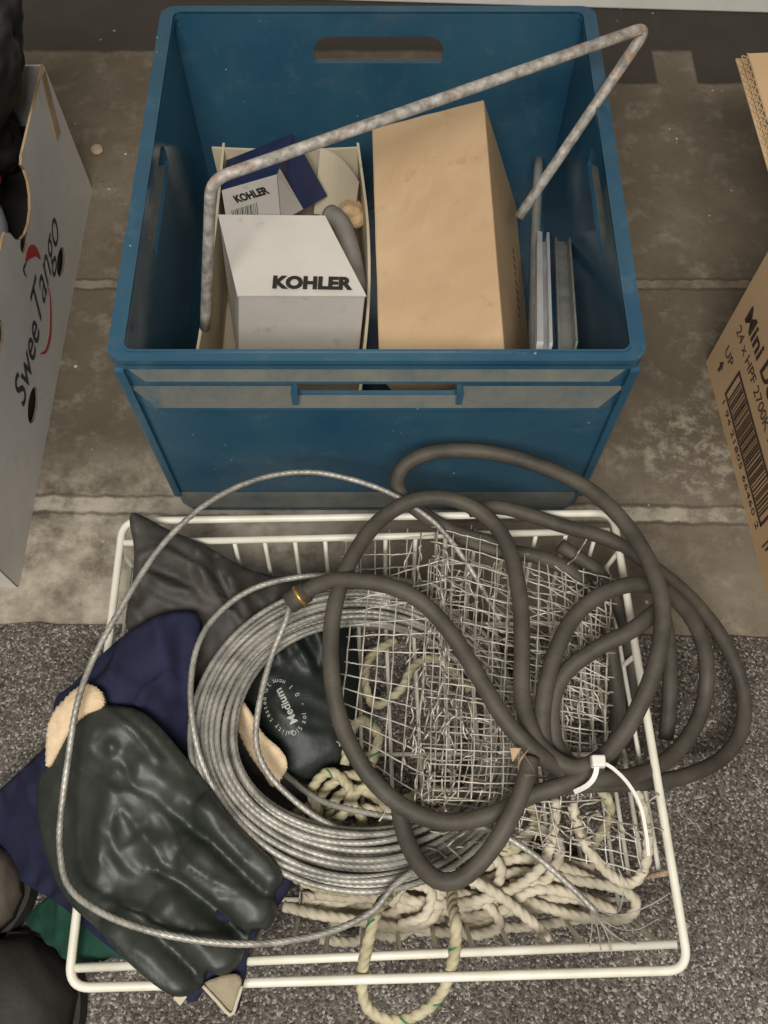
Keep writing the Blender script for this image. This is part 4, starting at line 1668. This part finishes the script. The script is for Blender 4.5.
# brass ring and sleeve on the loose end
a_, b_ = P(303, 594, .178), P(293, 601, .175)
d_ = (b_ - a_).normalized()
MB().tube([a_ - d_ * .004, a_ + d_ * .016], .0098, 16).build('end_sleeve', M['cable'], cb, True)
MB().tube([a_ + d_ * .002, a_ + d_ * .005], .0106, 18).build('brass_ring', M['brass'], cb, True)
# torn paper wrap at the crossing
m = MB()
for k in range(4):
    c = P(520 + k * 3, 752 + k * 6, .205 + .002 * k)
    vs = [c + Vector((rn.uniform(-.011, .009), rn.uniform(-.013, .013), rn.uniform(0, .008))) for _ in range(3)]
    vs2 = [v - Vector((0, 0, .0008)) for v in vs]
    m.add(vs + vs2, [(0, 1, 2), (5, 4, 3), (0, 3, 4, 1), (1, 4, 5, 2), (2, 5, 3, 0)])
m.build('paper_scrap', M['paper'], cb)

# zip tie
zt = thing('cable_tie', 'white nylon cable tie holding the black rubber cable together', 'cable tie', P(596, 765, .19))
hd = P(598, 762, .198)
MB().bhex([hd + Vector(v) for v in ((-.006, -.005, -.003), (.006, -.005, -.003), (.006, .006, -.003), (-.006, .006, -.003), (-.0055, -.004, .005), (.0055, -.004, .005), (.0055, .005, .005), (-.0055, .005, .005))], .0015).build('head', M['zip'], zt)


def strap(pxs, w, th_=.0013):
    pts_ = path(pxs, .004)
    vs = []
    n = len(pts_)
    for i, p in enumerate(pts_):
        t = (pts_[min(n - 1, i + 1)] - pts_[max(0, i - 1)]).normalized()
        s = t.cross(Vector((0, 0, 1))).normalized() * w
        u = s.cross(t).normalized() * th_
        vs += [p + s, p - s, p - s + u, p + s + u]
    fs = [(3, 2, 1, 0), (4 * n - 4, 4 * n - 3, 4 * n - 2, 4 * n - 1)]
    for i in range(n - 1):
        for k in range(4):
            k2 = (k + 1) % 4
            fs.append((4 * i + k, 4 * i + k2, 4 * i + 4 + k2, 4 * i + 4 + k))
    return MB().add(vs, fs)


strap([(600, 762, .199), (612, 768, .199), (628, 784, .195), (640, 806, .188), (646, 835, .18), (648, 855, .172)], .0014).build('tail', M['zip'], zt)
strap([(597, 762, .199), (595, 775, .196), (588, 785, .19), (575, 792, .18)], .0020).build('band', M['zip'], zt)

# ------------------------------------------------------------ boots at the lower left
def boot(nm, label, heel, toe, w, h, mat):
    t = thing(nm, label, 'shoe', ((heel + toe) / 2).to_2d().to_3d() + Vector((0, 0, .0062)), 'shoes at the left edge')
    ax = (toe - heel)
    L = ax.length
    ax.normalize()
    sd_ = ax.cross(Vector((0, 0, 1))).normalized()
    def outline(g):
        pr = [(0, .30), (.02, .38), (.1, .42), (.25, .40), (.45, .40), (.62, .49), (.76, .52), (.88, .46), (.96, .30), (1, .08)]
        left = [(t_ * L + (g if t_ == 1 else -g if t_ == 0 else 0), wv * w + g) for t_, wv in pr]
        return left + [(a, -b) for a, b in reversed(left)]
    so = [(a.x, a.y) for a in smooth_loop([(p[0], p[1], 0) for p in outline(.004)], 3)]
    m_ = MB()
    m_.panel(so, [], lambda u, v, ww: heel + ax * u + sd_ * v + Vector((0, 0, .0064 + ww)), .022)
    m_.build('sole', M['sole'], t)
    m_ = MB()
    prof_ = [(0.0, .30, .10), (.06, .38, .11), (.2, .40, .11), (.35, .39, .105), (.48, .40, .085), (.62, .46, .066), (.78, .48, .056), (.9, .42, .048), (.97, .28, .036), (1.0, .1, .02)]
    vs, n = [], 18
    dense = []
    for a, b in zip(prof_, prof_[1:]):
        dense += [tuple(a[j] + (b[j] - a[j]) * k / 4 for j in range(3)) for k in range(4)]
    dense.append(prof_[-1])
    for (tt, wv, hv) in dense:
        for k in range(n):
            a = 2 * math.pi * k / n
            zz = .028 + max(0, math.sin(a)) ** .8 * hv * h / .1
            vs.append(heel + ax * tt * L + sd_ * (wv * w * math.cos(a) * (1 if math.sin(a) > 0 else .98)) + Vector((0, 0, zz)))
    fs = []
    for i in range(len(dense) - 1):
        for k in range(n):
            k2 = (k + 1) % n
            fs.append((i * n + k, i * n + k2, (i + 1) * n + k2, (i + 1) * n + k))
    fs += [tuple(range(n))[::-1], tuple(range((len(dense) - 1) * n, len(dense) * n))]
    m_.add(vs, fs)
    m_.build('upper', mat, t, True)
    m_ = MB()
    for j in range(2):
        tt = .70 + .035 * j
        pp = []
        for k in range(12):
            a = math.pi * (.04 + .92 * k / 11)
            pp.append(heel + ax * tt * L + sd_ * (.475 * w * math.cos(a)) + Vector((0, 0, .0285 + math.sin(a) ** .8 * .0615 * h / .1)))
        m_.tube(pp, .0016, 6)
    m_.build('toe_seam', M['sole'], t, True)
    return t


boot('work_shoe', 'grey-brown worn shoe with only its toe in view at the left edge', P(24, 884, .03).to_2d().to_3d() + Vector((-.285, -.05, 0)), P(24, 884, .03).to_2d().to_3d(), .105, .1, M['boot'])
boot('work_shoe', 'dark brown shoe at the lower left corner, enlarged to fill in shade', P(66, 958, .02).to_2d().to_3d() + Vector((-.20, -.20, 0)), P(66, 958, .02).to_2d().to_3d(), .125, .1, M['darkboot'])  # shoe made larger and darker to stand in for shade on the carpet

# small stone on the concrete
m = MB()
bm = bmesh.new()
bmesh.ops.create_icosphere(bm, subdivisions=3, radius=.009)
for v in bm.verts:
    v.co *= 1 + .3 * noise.noise(v.co * 90)
    v.co.z = max(v.co.z * .5, -.003) + .003
bm.verts.index_update()
c = P(97, 151, 0)
m.add([v.co + c for v in bm.verts], [[v.index for v in f.verts] for f in bm.faces])
bm.free()
tag(m.build('pebble', M['dustystone'], None, True), 'small brown pebble on the concrete between the white carton and the crate', 'stone')

# ------------------------------------------------------------ light
def area(name, loc, target, size, power, col):
    la = bpy.data.lights.new(name, 'AREA')
    la.shape = 'RECTANGLE'
    la.size, la.size_y = size
    la.energy = power
    la.color = col
    o = bpy.data.objects.new(name, la)
    COL.objects.link(o)
    o.location = loc
    o.rotation_euler = (Vector(target) - Vector(loc)).to_track_quat('-Z', 'Y').to_euler()
    return o


area('ceiling_light', (-.1, -.62, 1.8), (.0, .35, .05), (.9, .45), 40, (1.0, .965, .91))
w = bpy.data.worlds.new('world')
SC.world = w
w.use_nodes = True
w.node_tree.nodes['Background'].inputs[0].default_value = (1.0, .96, .9, 1)
w.node_tree.nodes['Background'].inputs[1].default_value = .25
SC.view_settings.view_transform = 'Standard'
SC.view_settings.look = 'None'
SC.view_settings.exposure = 0.0
SC.view_settings.gamma = 1.0
SC.view_settings.use_curve_mapping = False
